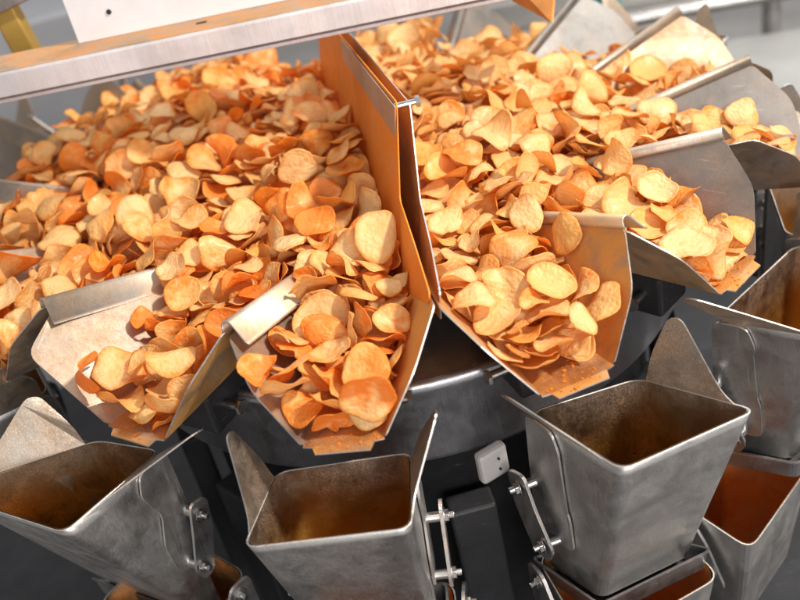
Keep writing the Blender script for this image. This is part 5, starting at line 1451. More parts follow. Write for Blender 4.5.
    '52,42,33,-1;8,92,2861,2354,478,952,-285,28,-106,16,56,-1;26,230,1290,1462,708,663,-171,48,727,29,41,-1;26,168,2536,1892,573,977,111,-123,133,23,66,-1;1,202,-717,3739,955,916,157,16'
    '8,328,55,46,-1;29,198,2467,-254,273,409,650,389,508,25,86,-1;29,178,2205,3294,618,79,-372,-487,786,0,25,-1;26,193,2652,1106,439,913,-255,155,279,30,17,-1;27,188,3122,2839,316,22,-1'
    '22,-113,986,30,63,-1;3,230,686,4180,604,303,-113,161,-932,17,0,-1;6,180,-3246,3848,867,944,15,-12,330,14,65,-1;24,176,2344,1328,479,272,18,120,955,22,27,-1;15,195,-4241,2744,494,22'
    '4,-925,-142,-271,76,4,-1;6,187,-1044,5139,704,450,-50,644,617,73,89,-1;5,197,973,1767,756,18,444,-894,-52,0,20,-1;23,256,-618,-555,379,190,422,91,-882,18,0,-1;11,191,-1891,785,531,'
    '969,224,106,15,100,35,-1;11,209,-2233,-539,316,803,570,42,-169,26,21,116;26,210,-1678,1898,737,670,-67,193,-713,100,26,150;15,166,-3474,2173,632,253,949,-163,93,100,16,-1;11,183,12'
    '27,3375,818,636,-53,-44,-769,57,3,-1;12,161,-1983,4265,941,506,671,-474,-261,28,0,-1;24,95,-2040,3630,892,82,982,-165,29,61,23,-1;15,234,-4377,3803,773,22,-988,102,-117,86,14,-1;11'
    ',160,2030,2563,467,21,-146,61,987,23,18,-1;17,135,-3236,4503,832,247,66,-170,952,79,28,-1;28,154,-2144,2111,737,581,-93,254,-768,31,43,-1;18,249,-736,856,655,142,-846,474,199,60,48'
    ',-1;26,180,-2528,5373,899,332,606,-406,-598,56,0,-1;27,163,-3696,5188,778,903,55,-216,368,65,17,-1;22,225,-3621,496,371,984,-128,11,126,15,19,-1;14,159,721,4603,677,255,-444,-753,-'
    '413,46,66,-1;3,230,-165,1595,838,132,-618,-732,-254,20,100,-1;22,231,-1035,1193,778,781,-607,17,-145,95,76,173;28,184,-3969,2847,728,964,-20,209,163,70,17,-1;11,188,-4026,1122,497,'
    '54,-410,-909,-47,14,2,-1;33,123,-1420,108,467,338,-618,-694,-148,31,22,-1;30,201,647,109,410,396,43,-211,-893,18,35,-1;32,209,-3672,4336,859,546,-196,47,-813,53,21,-1;25,215,1774,2'
    '092,684,934,-180,-42,-305,0,73,-1;5,88,1293,-1248,294,952,-19,-76,-297,50,55,-1;11,211,543,875,652,969,-89,-76,-216,14,25,149;9,209,3011,1318,531,430,-405,315,742,44,29,246;18,198,'
    '-2381,5082,828,898,203,151,361,68,86,-1;16,162,1129,-482,457,894,-400,112,170,7,49,-1;14,208,1998,5031,583,534,775,-4,337,31,31,272;9,182,-1406,5117,902,506,448,-76,733,54,78,241;1'
    '6,150,-1875,3361,1035,242,463,851,52,40,59,-1;13,179,-2201,6084,632,239,-668,299,-638,93,64,-1;18,177,-3334,3129,781,79,-305,-932,179,48,27,-1;22,167,-1798,235,432,879,227,186,-375'
    ',50,51,235;6,162,1495,2738,804,158,623,-684,344,47,22,-1;8,239,-3331,959,555,146,-771,-602,148,45,24,-1;30,177,1604,1264,607,158,-749,-583,272,25,53,-1;26,187,2374,3435,478,739,138'
    ',72,655,24,73,-1;13,231,-2030,-475,319,763,601,-215,100,54,30,93;21,261,2323,-41,518,297,-123,306,-896,27,41,14;10,194,2071,2958,704,269,-58,-847,-455,13,0,262;33,208,-2391,1555,67'
    '5,982,176,-4,-73,33,30,-1;31,191,2967,3205,534,730,155,-213,631,32,31,-1;34,179,-1458,830,371,345,-427,-473,689,69,39,-1;19,231,-2842,2821,883,960,147,21,237,39,19,51;6,203,147,549'
    '2,657,787,-129,535,279,37,10,-1;28,89,1922,69,552,438,358,-825,-6,45,9,-1;23,90,-1964,1037,535,165,-763,614,-113,16,14,-1;30,213,1009,2298,817,823,121,-215,512,36,36,188;23,200,-10'
    '79,4726,807,431,-80,8,-899,71,7,-1;6,156,1342,-1634,271,159,-136,977,31,2,32,61;0,125,-3510,2703,732,33,176,-984,-12,74,7,-1;20,138,436,-198,411,447,83,47,889,47,6,-1;34,210,3449,8'
    '47,531,292,-102,899,310,55,48,-1;26,228,2818,-68,287,860,259,-37,-437,24,15,226;27,226,-2016,2525,883,19,71,-997,18,38,71,-1;30,220,457,3802,849,678,-34,-90,-729,18,64,-1;9,194,-27'
    '66,4724,885,123,312,-67,-940,57,37,-1;1,175,3929,2848,111,510,-107,-8,854,46,32,-1;21,192,780,-663,511,860,53,-140,-487,68,31,176;31,250,2095,5620,346,288,-779,435,347,18,63,-1;8,2'
    '17,-2681,1997,708,73,-821,562,65,66,30,-1;4,193,-515,2070,952,523,-459,711,102,70,47,52;11,226,-2592,1078,491,968,-197,38,150,61,11,-1;24,186,-969,-1169,480,81,939,-19,-333,85,26,1'
    '84;0,209,-1575,1997,836,70,921,311,-223,0,33,225;7,164,-1150,2929,912,632,-58,220,741,61,45,-1;14,157,-2290,-104,401,681,-482,244,495,87,45,-1;24,190,775,4945,654,458,-297,-239,803'
    ',41,40,-1;16,186,1728,812,723,379,241,-859,248,22,51,200;27,165,-471,-1838,172,68,-84,-881,-460,8,0,204;19,124,-4012,2508,538,54,730,-552,400,81,0,-1;16,208,2146,1923,609,94,-981,1'
    '40,95,36,7,-1;8,102,-1081,1371,585,230,-797,-553,75,10,36,-1;23,132,-3429,2468,575,395,398,129,-818,100,73,-1;21,240,2516,4175,500,4,980,-173,-96,23,52,-1;34,120,4156,2911,170,328,'
    '446,-782,-286,27,52,-1;34,240,1568,2302,896,129,740,-393,-530,16,54,236;25,179,-3305,5285,708,984,-53,165,33,64,35,-1;23,129,-3733,3750,695,101,-640,699,-303,40,67,-1;20,93,-282,-1'
    '243,274,279,881,-340,-174,40,0,-1;29,100,818,-1340,362,423,119,226,869,23,0,-1;14,228,942,-985,492,395,-116,-350,841,18,34,11;11,175,-1616,170,495,636,204,449,-593,56,34,131;21,173'
    ',-1264,3861,1023,851,-251,-13,-460,100,67,-1;9,190,-1101,4942,817,88,-302,436,843,85,0,-1;33,128,2672,1369,446,24,-633,768,100,84,38,-1;4,93,618,-221,359,14,749,592,-297,29,33,-1;1'
    '9,121,-1057,1964,800,608,326,-63,-721,19,7,-1;28,177,-2143,1218,478,106,-302,946,55,99,0,-1;9,144,-3412,4047,914,105,-289,942,-135,87,44,-1;2,227,1416,1900,819,125,45,205,-970,38,1'
    '2,153;5,216,2401,-449,448,473,-75,156,-864,38,61,42;26,175,1968,3445,577,914,225,226,-252,9,20,-1;21,213,-353,75,659,897,288,52,-331,30,25,49;33,207,3746,1066,343,27,-111,-982,-153'
    ',0,45,-1;16,192,-3854,657,392,180,831,492,184,61,18,-1;28,168,-3344,657,487,226,-192,498,-815,51,0,-1;22,190,-3100,4169,857,875,73,268,-396,86,29,-1;4,203,-4111,3149,777,32,-932,35'
    '5,65,45,4,-1;30,191,-3186,2445,612,64,-683,718,-115,14,67,-1;0,225,-682,675,660,191,-422,-885,-53,54,49,-1;6,202,-3901,4827,867,31,903,-321,-282,55,24,-1;24,221,4171,2837,295,622,-'
    '391,-361,574,41,45,-1;13,235,2776,-250,302,850,289,8,-441,33,13,-1;0,208,-3007,1798,666,591,-2,-2,807,43,19,-1;25,182,-707,4826,855,47,-641,-645,414,84,21,-1;28,238,-2195,4618,1005'
    ',433,-81,200,875,36,12,-1;4,220,-1770,5417,1005,175,184,874,-415,57,83,-1;21,206,2314,1444,592,147,786,-601,-22,0,33,-1;22,170,361,4958,761,929,-133,180,295,5,3,-1;13,166,-1059,232'
    '0,854,246,-867,402,161,17,3,-1;28,136,-2732,3704,990,283,950,111,75,52,91,-1;24,207,-418,-1607,317,881,193,84,424,36,27,-1;13,201,-2630,5965,644,139,-157,43,-977,100,22,-1;32,216,1'
    '149,-1,467,587,-178,-209,-761,57,6,-1;26,191,-428,1374,778,857,79,216,-460,40,27,264;19,93,-2462,4814,858,98,-19,-362,927,67,31,-1;23,158,-176,-434,538,319,-641,-698,25,80,0,203;1,'
    '102,1107,3060,828,358,-794,-270,-410,39,26,-1;28,136,-1443,1690,747,906,101,74,-404,68,37,-1;32,131,-4020,3854,770,826,-91,235,-503,30,69,-1;22,91,711,4074,744,278,32,926,252,46,16'
    ',-1;4,182,3875,3056,261,725,356,-311,-501,39,51,-1;3,219,2116,2106,711,642,-121,-23,-757,21,15,-1;15,259,-3162,1044,613,597,328,-41,731,82,47,65;26,185,2094,709,476,148,78,133,977,'
    '8,13,-1;11,190,-730,-556,456,326,471,342,-745,6,20,-1;15,164,794,273,539,93,-2,-168,981,40,52,194;17,92,-2094,3120,883,884,-43,-75,459,72,53,-1;28,261,-1501,-338,513,178,981,-69,-4'
    '1,86,44,-1;4,121,-2637,712,549,902,13,-43,429,43,35,-1;33,193,-187,2152,830,160,838,-330,-404,74,19,-1;2,182,-4017,2358,597,887,393,25,-241,49,23,191;17,161,-3482,5156,752,686,-6,-'
    '167,-708,43,27,-1;12,127,1391,-1255,271,58,949,-295,96,47,25,-1;32,120,1430,-626,414,983,-175,15,63,38,2,-1;30,95,-3324,2590,643,950,23,277,141,62,41,-1;3,221,-188,1019,717,166,-87'
    '6,450,48,43,70,-1;5,128,-4040,1942,565,241,-12,86,-967,50,64,-1;6,186,1112,3881,798,11,293,955,-47,0,3,-1;32,205,-2169,1969,832,229,321,-906,-151,18,19,-1;19,158,-3937,249,473,205,'
    '-636,-298,-682,82,29,-1;11,190,3192,4103,178,38,-320,914,247,8,28,-1;24,208,-542,2703,1023,124,177,-479,851,58,0,55;23,97,1515,1045,664,59,444,894,33,1,8,-1;29,89,625,1169,528,525,'
    '248,379,721,27,67,-1;2,184,958,-1497,330,857,-142,31,494,28,100,111;13,145,-4335,2657,467,355,122,307,-875,69,48,-1;25,198,2171,4920,512,96,624,756,-174,0,27,-1;26,130,3275,1413,47'
    '3,105,888,362,-263,58,51,-1;5,189,2602,2762,472,17,358,903,237,51,46,-1;7,210,2753,3511,512,925,-262,-275,-8,48,20,-1;22,171,411,6075,573,989,48,-71,-119,31,68,-1;17,100,-3814,3801'
    ',689,17,-87,201,-976,31,42,-1;13,126,2728,-801,209,672,461,323,-480,16,20,-1;11,217,-130,583,778,876,242,-373,-185,17,15,79;33,101,-3060,3128,808,584,743,324,-33,49,44,-1;13,171,-2'
    '015,243,300,679,437,-546,222,28,72,-1;25,249,-2675,-554,313,986,120,99,-64,50,9,2;4,227,-596,3573,1005,87,-191,145,-967,12,22,82;10,204,473,-523,479,182,-54,-585,-789,7,0,177;23,19'
    '2,-859,-710,327,921,-45,191,336,94,12,-1;20,130,3037,2322,258,629,776,-35,-23,32,71,-1;34,147,3966,570,346,794,-207,-162,-548,11,31,-1;0,221,617,1527,780,381,0,147,-913,49,91,114;3'
    ',179,-2820,1183,463,849,-322,-86,410,0,33,-1;10,152,-2963,2298,718,152,240,872,399,52,94,-1;30,181,-743,-892,453,161,-87,-920,-347,97,0,196;2,176,-1423,1426,698,11,-846,-532,-17,0,'
    '43,-1;14,177,1045,904,723,184,921,-9,342,22,17,223;25,94,-4009,2697,571,304,452,-260,-797,45,25,-1;11,181,-3362,4818,919,182,-624,759,-37,60,59,-1;7,182,-3235,4185,865,228,-281,-91'
    '7,-166,66,2,-1;18,150,-4508,2737,483,707,240,232,624,66,67,-1;30,243,4195,861,349,957,55,271,91,0,26,160;18,102,2529,2683,467,212,190,243,-927,17,75,-1;24,207,1210,5840,500,312,-11'
    '8,-240,912,0,44,-1;11,188,2762,1146,576,925,-54,-239,-291,37,58,-1;18,122,1052,1795,800,107,112,-988,-24,5,26,-1;27,231,-102,-801,465,959,-238,21,152,21,15,256;17,101,1257,4167,614'
    ',188,621,-663,373,23,10,-1;31,186,-1423,2894,926,750,137,132,-633,50,10,193;0,233,-2371,6128,686,440,-307,225,813,85,35,-1;28,129,1054,4226,740,301,-10,-146,942,26,50,-1;0,181,-161'
    '9,3089,1049,15,-505,824,256,81,46,169;24,208,1466,1039,709,756,-19,13,-654,10,51,219;2,200,2484,3669,460,145,-146,-183,-961,13,12,-1;26,225,1237,-1363,398,980,-140,21,-139,11,11,50'
    ';15,224,2043,1679,698,137,-963,-62,225,8,11,-1;15,133,3443,591,471,67,-899,-380,-209,0,73,-1;1,151,2092,2778,662,693,410,221,-551,7,18,-1;6,211,1083,-630,646,215,-953,-68,-202,64,0'
    ',7;18,205,-3926,4044,919,913,210,-140,-321,9,15,-1;21,193,-4214,2541,642,361,473,753,-280,57,58,-1;10,183,1570,3411,774,866,56,307,-392,34,13,216;30,260,1434,3787,793,954,-105,168,'
    '224,55,71,-1;19,217,-1469,6391,868,468,402,-94,-781,75,62,-1;15,234,-1646,960,601,959,-80,256,-87,59,21,266;17,242,-1634,446,486,415,-258,211,847,83,15,-1;20,257,-733,-724,465,289,'
    '85,345,-889,16,30,6;9,160,-2424,2549,749,593,237,-313,703,18,12,-1;20,219,2154,677,588,568,-319,174,-738,48,19,238;9,233,2884,5408,462,548,-737,-382,-100,15,55,-1;1,149,-2132,3697,'
    '912,768,-223,84,595,11,26,-1;21,228,-2351,5044,959,149,-232,-961,20,62,58,230;0,89,673,2781,826,517,129,-244,-811,58,26,-1;15,189,-570,5381,623,938,170,-180,-244,65,54,-1;20,212,-4'
    '168,758,386,877,16,-57,476,74,21,-1;16,173,-3643,2327,592,487,-128,-357,-787,7,40,-1;2,206,-3050,940,621,885,395,243,48,71,43,58;10,206,-3567,947,648,736,50,-477,-479,26,38,270;16,'
    '233,-439,703,705,65,419,905,-47,41,36,189;20,206,-4108,1870,674,850,-196,97,479,55,29,-1;14,92,-2985,1539,693,245,113,-746,-609,61,46,-1;7,148,-1466,1,469,231,-854,423,195,64,71,-1'
    ';19,252,2657,2314,688,595,-712,106,359,43,21,45;17,157,-844,-200,563,763,340,-237,497,87,20,271;15,166,-1651,1540,751,612,98,288,730,7,8,-1;22,216,2013,2591,737,234,148,-933,-230,2'
    ',1,-1;14,139,1488,1590,831,758,80,-174,-623,2,28,-1;21,253,1155,6411,577,91,42,144,984,0,0,-1;15,181,-278,-1219,349,169,-190,-900,353,100,19,-1;27,173,1861,234,585,41,489,544,-680,'
    '23,16,64;12,197,644,-104,406,153,966,-163,-133,10,24,-1;14,101,-3304,3368,745,963,84,221,-126,51,58,-1;27,134,581,357,445,231,-83,287,-926,2,4,-1;5,227,-985,6086,390,3,-918,249,-30'
    '8,59,38,-1;27,98,2356,2112,687,795,35,-62,603,11,69,-1;20,100,3,-502,407,455,185,-91,866,71,10,-1;20,178,-1120,5417,735,941,12,290,-175,34,0,-1;1,150,-132,1386,729,686,454,374,-428'
    ',0,40,-1;23,195,-1000,-992,527,829,-47,405,382,61,0,267;26,93,641,3480,887,773,87,-153,609,61,57,-1;29,184,-1020,1627,950,232,-332,902,-150,39,0,-1;34,193,-849,4719,827,954,-248,11'
    '2,-128,70,51,-1;9,97,-556,-244,426,988,144,43,-22,33,0,-1;5,191,465,5692,635,136,-353,-909,-172,0,6,-1;30,204,1880,5403,455,81,-552,797,232,24,17,-1;15,176,-2513,1158,554,183,-246,'
    '-106,-946,59,17,-1;32,209,-2825,3110,964,241,125,-562,-781,39,0,-1;19,154,3558,2636,287,308,106,-882,-341,7,40,-1;34,226,-2705,1570,708,588,106,30,-801,10,28,-1;24,162,-1210,1920,7'
    '75,893,-82,183,-402,54,39,-1;18,189,-2301,1426,498,927,101,-99,348,87,74,-1;2,173,-2983,2162,760,103,-681,714,125,49,30,-1;32,160,-4101,3474,708,605,1,-448,658,15,21,-1;23,160,1063'
    ',4936,683,431,-846,-306,67,32,45,-1;5,235,-429,-1871,369,678,645,-274,221,72,0,0;11,89,-2012,144,180,741,-375,-8,557,13,74,-1;12,176,-1582,2204,816,293,-268,170,902,74,37,-1;14,206'
    ',-2232,1339,784,700,332,-214,-595,29,1,291;16,206,2591,6033,265,752,380,-467,-269,0,18,-1;1,98,645,2231,763,859,-253,-381,-232,0,9,-1;10,126,516,-353,297,18,-254,966,35,37,0,-1;22,'
    '88,-2266,2847,738,357,-658,-608,-265,32,43,-1;3,200,2903,-615,220,187,-195,961,49,35,10,-1;19,174,-3815,809,503,115,-166,-326,924,67,41,-1;27,173,1954,4415,549,178,-539,197,799,28,'
    '59,-1;11,90,895,3054,829,77,936,-69,-336,38,30,-1;1,179,2605,1445,523,297,112,40,947,2,22,-1;24,155,891,461,633,933,-167,-123,295,25,46,-1;29,234,780,1013,767,625,336,83,700,37,71,'
    '32;33,140,-1103,2411,841,38,7,-315,948,66,60,-1;4,210,1325,-352,483,257,546,-791,-101,58,68,-1;12,183,3100,3925,288,148,-159,338,-916,26,36,-1;1,190,-1505,5708,891,162,-49,-972,164'
    ',55,40,-1;5,244,2572,-920,455,218,0,57,-974,0,0,3;4,122,-2645,3919,952,35,-954,-151,258,17,35,-1;27,252,610,4969,668,7,224,15,-975,30,27,-1;2,220,3000,2572,323,800,34,-97,591,28,40'
    ',-1;18,187,-128,2569,894,14,835,111,539,0,0,-1;12,202,-160,1777,976,45,765,-615,188,35,95,-1;27,247,-2458,-411,253,189,-760,621,13,44,0,-1;27,217,3549,1102,536,438,-727,-524,77,0,6'
    '0,277;7,122,834,-1701,333,884,-282,326,-180,27,0,-1;6,189,2421,5170,453,63,-485,859,-148,8,67,-1;19,211,-2912,-710,478,127,-814,352,-444,79,35,78;10,129,1129,250,383,827,-432,247,2'
    '62,13,42,-1;29,200,4535,2488,218,343,-162,-154,-913,35,59,-1;10,220,-3932,2677,788,156,100,-236,954,21,71,104;32,200,-2218,-1221,278,126,119,510,842,54,33,89;4,88,2339,789,545,883,'
    '421,-175,-110,4,12,-1;30,135,1971,-178,508,272,123,-51,953,22,37,-1;4,163,3161,751,497,974,48,171,-139,76,41,-1;11,139,923,1542,805,957,163,-208,118,12,74,248;0,186,3712,2471,305,5'
    '30,-311,261,745,64,51,-1;28,205,-3204,3566,952,471,-703,522,105,69,58,164;27,242,-548,5676,535,907,-76,-192,367,100,68,-1;9,132,2196,2892,668,838,346,244,-345,9,34,-1;32,168,-2875,'
    '4969,877,43,-890,416,184,18,1,-1;12,204,-687,-1265,455,951,-36,-88,-295,54,22,39;21,215,-2457,6381,662,322,317,-460,764,11,1,-1;27,241,-201,1903,1010,468,-28,-136,-873,27,38,218;17'
    ',238,431,6287,527,664,-550,-376,-339,26,33,-1;13,192,-2028,988,611,299,77,934,-177,48,48,-1;5,180,-202,-234,608,190,-247,-910,275,41,10,-1;29,234,2114,1261,738,117,369,-290,-875,32'
    ',31,62;26,178,1736,3217,687,181,-780,58,596,0,22,-1;26,206,999,44,582,53,6,-153,-987,6,38,161;29,98,-1352,1028,548,126,-948,-272,101,15,41,-1;21,229,3396,4481,204,411,907,-76,48,0,'
    '37,-1;22,146,-1138,4143,968,106,972,-16,-210,21,55,-1;27,146,-927,5296,581,709,-100,-75,-694,58,33,-1;21,136,1429,4090,655,53,-50,-358,-931,13,10,-1;19,178,-3963,3276,871,211,442,-'
    '872,7,63,55,215;32,226,-248,1367,891,243,31,-24,-969,74,72,77;20,136,-2404,4084,882,246,51,271,-929,4,10,-1;12,171,1160,1646,788,706,134,-3,695,0,68,-1;3,225,-3773,2033,586,363,-43'
    '7,761,-314,65,37,-1;18,257,742,5474,561,373,888,206,-176,31,13,-1;7,229,2778,1565,625,176,166,-958,-153,30,39,-1;20,169,851,5223,700,150,-623,650,408,10,10,-1;11,185,378,2839,893,8'
    '97,97,-21,-432,55,77,-1;28,94,1281,5616,522,507,-459,672,-284,66,55,-1;34,193,-1977,1321,758,933,107,-170,298,46,26,70;29,160,82,3921,813,525,194,789,255,19,71,-1;5,217,-3376,2944,'
    '924,155,485,-851,127,20,21,-1;31,188,1382,2844,838,791,-438,17,-427,7,18,-1;9,183,868,4206,711,236,512,113,-818,45,21,-1;11,260,-1149,5821,866,110,309,-882,-339,77,0,155;11,214,276'
    '7,3800,512,833,-90,83,539,55,5,-1;32,245,-2078,6296,727,359,-239,862,268,0,1,-1;22,210,-3203,5198,785,55,-299,-155,-940,0,1,-1;10,191,-4356,2439,474,540,729,412,-91,57,52,-1;10,174'
    ',-1193,2560,898,94,14,-960,-262,65,54,259;1,216,986,1121,869,236,78,-82,965,81,2,37;21,163,2232,397,517,182,128,974,50,65,72,-1;17,257,1887,3911,662,306,-192,-346,-866,55,29,-1;16,'
    '184,-4575,2912,711,728,549,-352,-213,12,4,-1;2,226,1214,-816,532,128,-108,433,886,6,0,136;1,152,-2058,2884,839,330,-717,613,-50,87,67,-1;12,120,453,3468,762,361,119,191,905,3,12,-1'
    ';3,192,1234,4752,699,282,926,-227,107,4,0,-1;4,94,1084,620,642,741,-541,-96,-385,21,0,-1;29,214,-3399,2219,721,635,276,17,721,100,42,87;8,221,2820,2535,523,68,364,795,-481,31,28,-1'
    ';8,221,-4173,897,489,247,-152,-64,955,51,53,-1;33,201,-3743,351,525,301,-842,445,54,54,0,132;10,177,-2988,1333,524,405,612,-34,-678,17,4,-1;12,128,-1631,734,484,580,90,-51,808,42,3'
    '6,-1;15,134,3827,798,269,723,322,30,-611,36,34,-1;18,97,-2463,2917,773,127,-53,-25,990,77,54,-1;6,122,1541,4374,548,320,246,91,911,3,0,-1;26,135,1105,-1292,514,978,30,121,170,53,50'
    ',141;19,137,-616,270,690,603,-173,-65,776,65,36,260;3,145,2980,2325,432,69,-69,264,959,38,0,-1;19,181,3087,2874,491,357,667,639,139,0,70,-1;0,153,-2108,3197,948,772,-35,17,-634,19,'
    '0,-1;16,139,3529,1345,475,476,-832,-276,73,14,0,295;10,176,2802,-675,349,979,129,37,-152,0,5,-1;30,204,-1985,4855,889,779,-322,45,-536,86,19,-1;19,94,-2277,1079,485,868,-483,-83,74'
    ',48,89,-1;34,264,-3883,1304,748,479,859,-178,23,70,0,29;3,95,-1991,5810,846,62,941,-331,35,40,59,-1;22,177,-2192,110,370,374,-219,-53,-900,57,30,222;21,192,-1451,583,603,84,427,-83'
    '9,327,44,77,135;12,261,3672,3173,431,434,10,158,-887,0,72,36;20,154,3096,-640,166,550,8,143,-823,35,64,269;27,215,-451,4433,806,205,924,-293,-138,32,19,-1;6,124,1210,133,656,930,7,'
    '-227,288,42,45,265;9,228,1445,6075,640,847,317,-312,-290,53,17,-1;30,88,-218,-575,409,45,-376,-892,-247,36,0,-1;27,239,-3655,4145,1028,158,638,-744,-124,25,46,146;33,225,-1202,5035'
    ',876,121,-579,758,-274,38,17,-1;13,199,-203,-1188,413,110,3,-944,312,86,15,240;8,177,-2277,2710,747,39,-202,875,-437,25,14,-1;22,193,-730,5801,579,140,-743,412,-509,54,11,-1;19,95,'
    '706,-397,374,156,-572,-404,696,16,52,-1;7,127,736,2027,821,268,-101,-7,958,28,66,-1;19,216,-371,831,821,867,-294,-74,-394,42,100,103;0,215,-2510,1291,802,142,-402,236,-873,58,9,40;'
    '29,190,-1596,-675,575,803,486,38,343,100,3,80;26,178,2854,-107,489,95,161,-152,-970,62,76,229;12,156,-2695,3544,1008,83,992,-91,-39,28,59,-1;7,185,-1318,-135,544,656,-26,-72,-750,8'
    '7,14,167;26,190,553,-844,622,224,91,153,958,9,3,118;1,125,-65,-548,531,121,-943,285,121,37,25,119;26,192,2368,1830,665,712,-78,189,-672,40,38,-1;19,121,-292,3410,814,967,-224,112,4'
    '8,94,15,-1;9,237,1749,1156,751,441,-546,-712,-33,12,19,59;21,168,-786,5041,635,662,65,-415,-620,45,58,-1;7,204,-1895,1483,652,520,444,-470,557,13,0,-1;26,173,-3814,142,576,160,548,'
    '25,821,51,28,107;31,237,4359,2938,165,466,808,-327,-151,38,88,-1;27,203,3893,326,550,241,293,901,-212,2,7,-1;27,122,2054,2257,603,62,3,-11,998,50,46,-1;16,253,942,5587,775,419,61,-'
    '437,794,16,8,67;16,175,-2094,5914,899,444,271,-116,-846,2,3,-1;11,190,-2123,522,565,158,-782,602,25,60,24,-1;0,162,1686,4112,679,373,84,-709,593,33,0,-1;12,204,-4323,2957,797,825,2'
    '82,32,-489,100,46,151;0,232,-617,1706,897,885,-349,-85,-296,9,2,-1;25,200,-2449,3108,917,153,-987,-41,6,44,64,-1;6,93,1025,3037,837,618,310,-439,-573,1,47,-1;11,159,3241,2309,290,3'
    '44,-77,540,765,16,28,-1;19,124,-2780,803,578,632,213,-82,-740,75,63,-1;1,164,-3065,5376,894,1,-631,-660,-408,19,30,-1;30,183,2900,-650,275,31,-151,-103,983,24,11,234;10,128,-4182,3'
    '996,914,118,-120,-969,-179,39,57,-1;24,227,1628,4562,579,368,-101,-71,922,56,64,-1;28,183,-2851,3719,1003,222,332,912,-96,80,33,-1;11,182,1703,2567,859,33,80,-978,192,55,59,-1;13,2'
    '49,1695,1628,788,927,155,-148,307,52,40,74;4,234,-2084,1843,867,393,352,-105,843,50,25,31;6,242,601,1975,948,127,-416,871,-227,47,12,237;34,211,-3532,3432,936,363,-858,-359,63,95,5'
    '5,47;6,194,-3627,702,586,753,254,597,-111,29,21,90;17,100,1380,6554,365,240,-566,-281,-737,54,0,-1;18,156,-1440,4053,1013,810,291,171,480,34,24,-1;15,102,909,-1450,383,839,-199,-29'
    ',506,20,47,-1;21,181,3814,2826,356,60,418,-373,-826,35,31,-1;13,189,-713,-1003,465,404,-914,24,-13,74,41,30;32,89,-1952,1534,454,352,-423,-93,830,10,70,-1;19,166,-2712,6218,711,946'
    ',-273,142,-101,45,15,-1;2,164,324,5230,501,13,-420,-840,-344,15,16,-1;5,206,1644,-1405,413,316,91,944,21,21,64,21;23,197,3093,4033,232,358,183,218,-889,37,72,-1;16,95,2167,1651,708'
    ',920,381,90,34,0,19,-1;3,256,-4281,924,556,641,-109,-39,758,9,14,-1;4,197,-773,5237,753,739,161,507,413,44,0,-1;12,171,-2737,5219,895,629,177,249,-715,42,11,205;33,192,-364,-945,52'
    '6,627,517,-319,-488,55,41,96;4,186,-2937,631,575,515,150,621,571,31,41,-1;16,182,2621,2908,613,168,-933,208,-241,10,7,-1;7,201,-3113,2294,819,930,-60,-121,-342,55,74,-1;16,198,-365'
    '3,4669,926,662,-20,-208,-720,35,0,282;2,231,3232,1649,597,302,-945,-119,-26,21,0,38;10,186,-3120,1843,741,999,-33,-5,34,12,5,-1;34,204,-1367,1568,793,150,142,-93,974,50,27,170;21,1'
    '51,1429,4257,702,107,746,-657,-15,11,45,-1;8,212,-476,-296,576,318,-121,-904,261,27,74,-1;7,99,-264,5861,647,419,-297,-450,730,28,47,-1;13,134,-2274,-972,176,218,-223,-947,76,2,0,-'
    '1;27,180,1533,651,758,604,605,-33,518,0,51,105;23,206,2231,2536,575,168,497,-713,-465,7,21,-1;34,176,-3342,5588,899,86,-761,-546,340,63,46,273;14,163,-2461,34,432,802,-83,209,-554,'
    '100,53,162;9,156,3290,1231,559,775,187,602,46,0,21,-1;9,148,-589,4990,643,444,-254,163,-844,75,82,-1;14,165,-2273,1243,566,163,-135,105,972,35,0,-1;13,99,-1795,42,458,662,-296,-137'
    ',-675,8,33,-1;18,204,-2464,1171,632,10,-821,-437,367,61,81,-1;10,251,-3366,4423,972,180,306,-114,-928,36,13,-1;6,166,-4164,2274,647,887,385,-148,-207,16,24,166;26,102,-1723,2754,94'
    '0,195,-49,-953,-225,67,0,-1;7,224,-1852,4101,1011,841,-236,427,231,1,1,-1;13,226,-1091,677,661,157,662,566,465,33,31,130;0,129,1583,1383,757,96,304,-881,-350,0,0,-1;22,95,-4177,335'
    '1,685,714,675,-56,-176,47,26,-1;15,164,3801,1460,411,902,416,114,-24,44,61,159;28,179,2360,2429,603,341,-119,-597,-716,78,19,-1;18,183,-1948,484,470,488,-15,-128,-863,62,37,-1;7,10'
    '2,-2101,-1044,102,414,-57,-685,-596,25,41,-1;24,220,-1814,4775,939,589,-382,-52,-710,0,13,-1;8,191,715,3022,865,288,621,-729,-13,0,52,-1;0,195,1081,5109,628,510,272,-630,518,26,52,'
    '-1;23,217,-502,1143,806,305,-847,-419,-120,100,42,60;8,226,2336,1071,662,292,-109,-938,154,35,53,-1;33,173,3839,737,409,145,-883,417,-162,0,46,-1;5,174,-3331,694,653,267,-648,-713,'
    '35,32,35,84;17,136,1534,2244,566,885,-179,-420,-90,41,45,-1;19,188,-2771,5349,814,206,200,463,-839,25,41,-1;13,190,2604,-308,473,342,-212,88,-911,50,65,199;8,184,-1364,316,602,801,'
    '-40,96,590,15,10,198;27,166,-4449,2532,566,158,889,16,430,49,45,-1;16,182,-1334,1087,687,91,335,-907,-240,31,16,-1;18,261,-57,26,745,145,-423,818,361,15,25,1;28,199,-2245,2732,863,'
    '164,-461,827,-277,91,47,-1;16,178,-1247,3422,1024,153,-728,565,-356,66,67,274;19,137,1326,5025,574,381,-15,44,923,29,0,-1;29,95,545,4999,763,44,-151,-160,-974,21,86,-1;26,100,-938,'
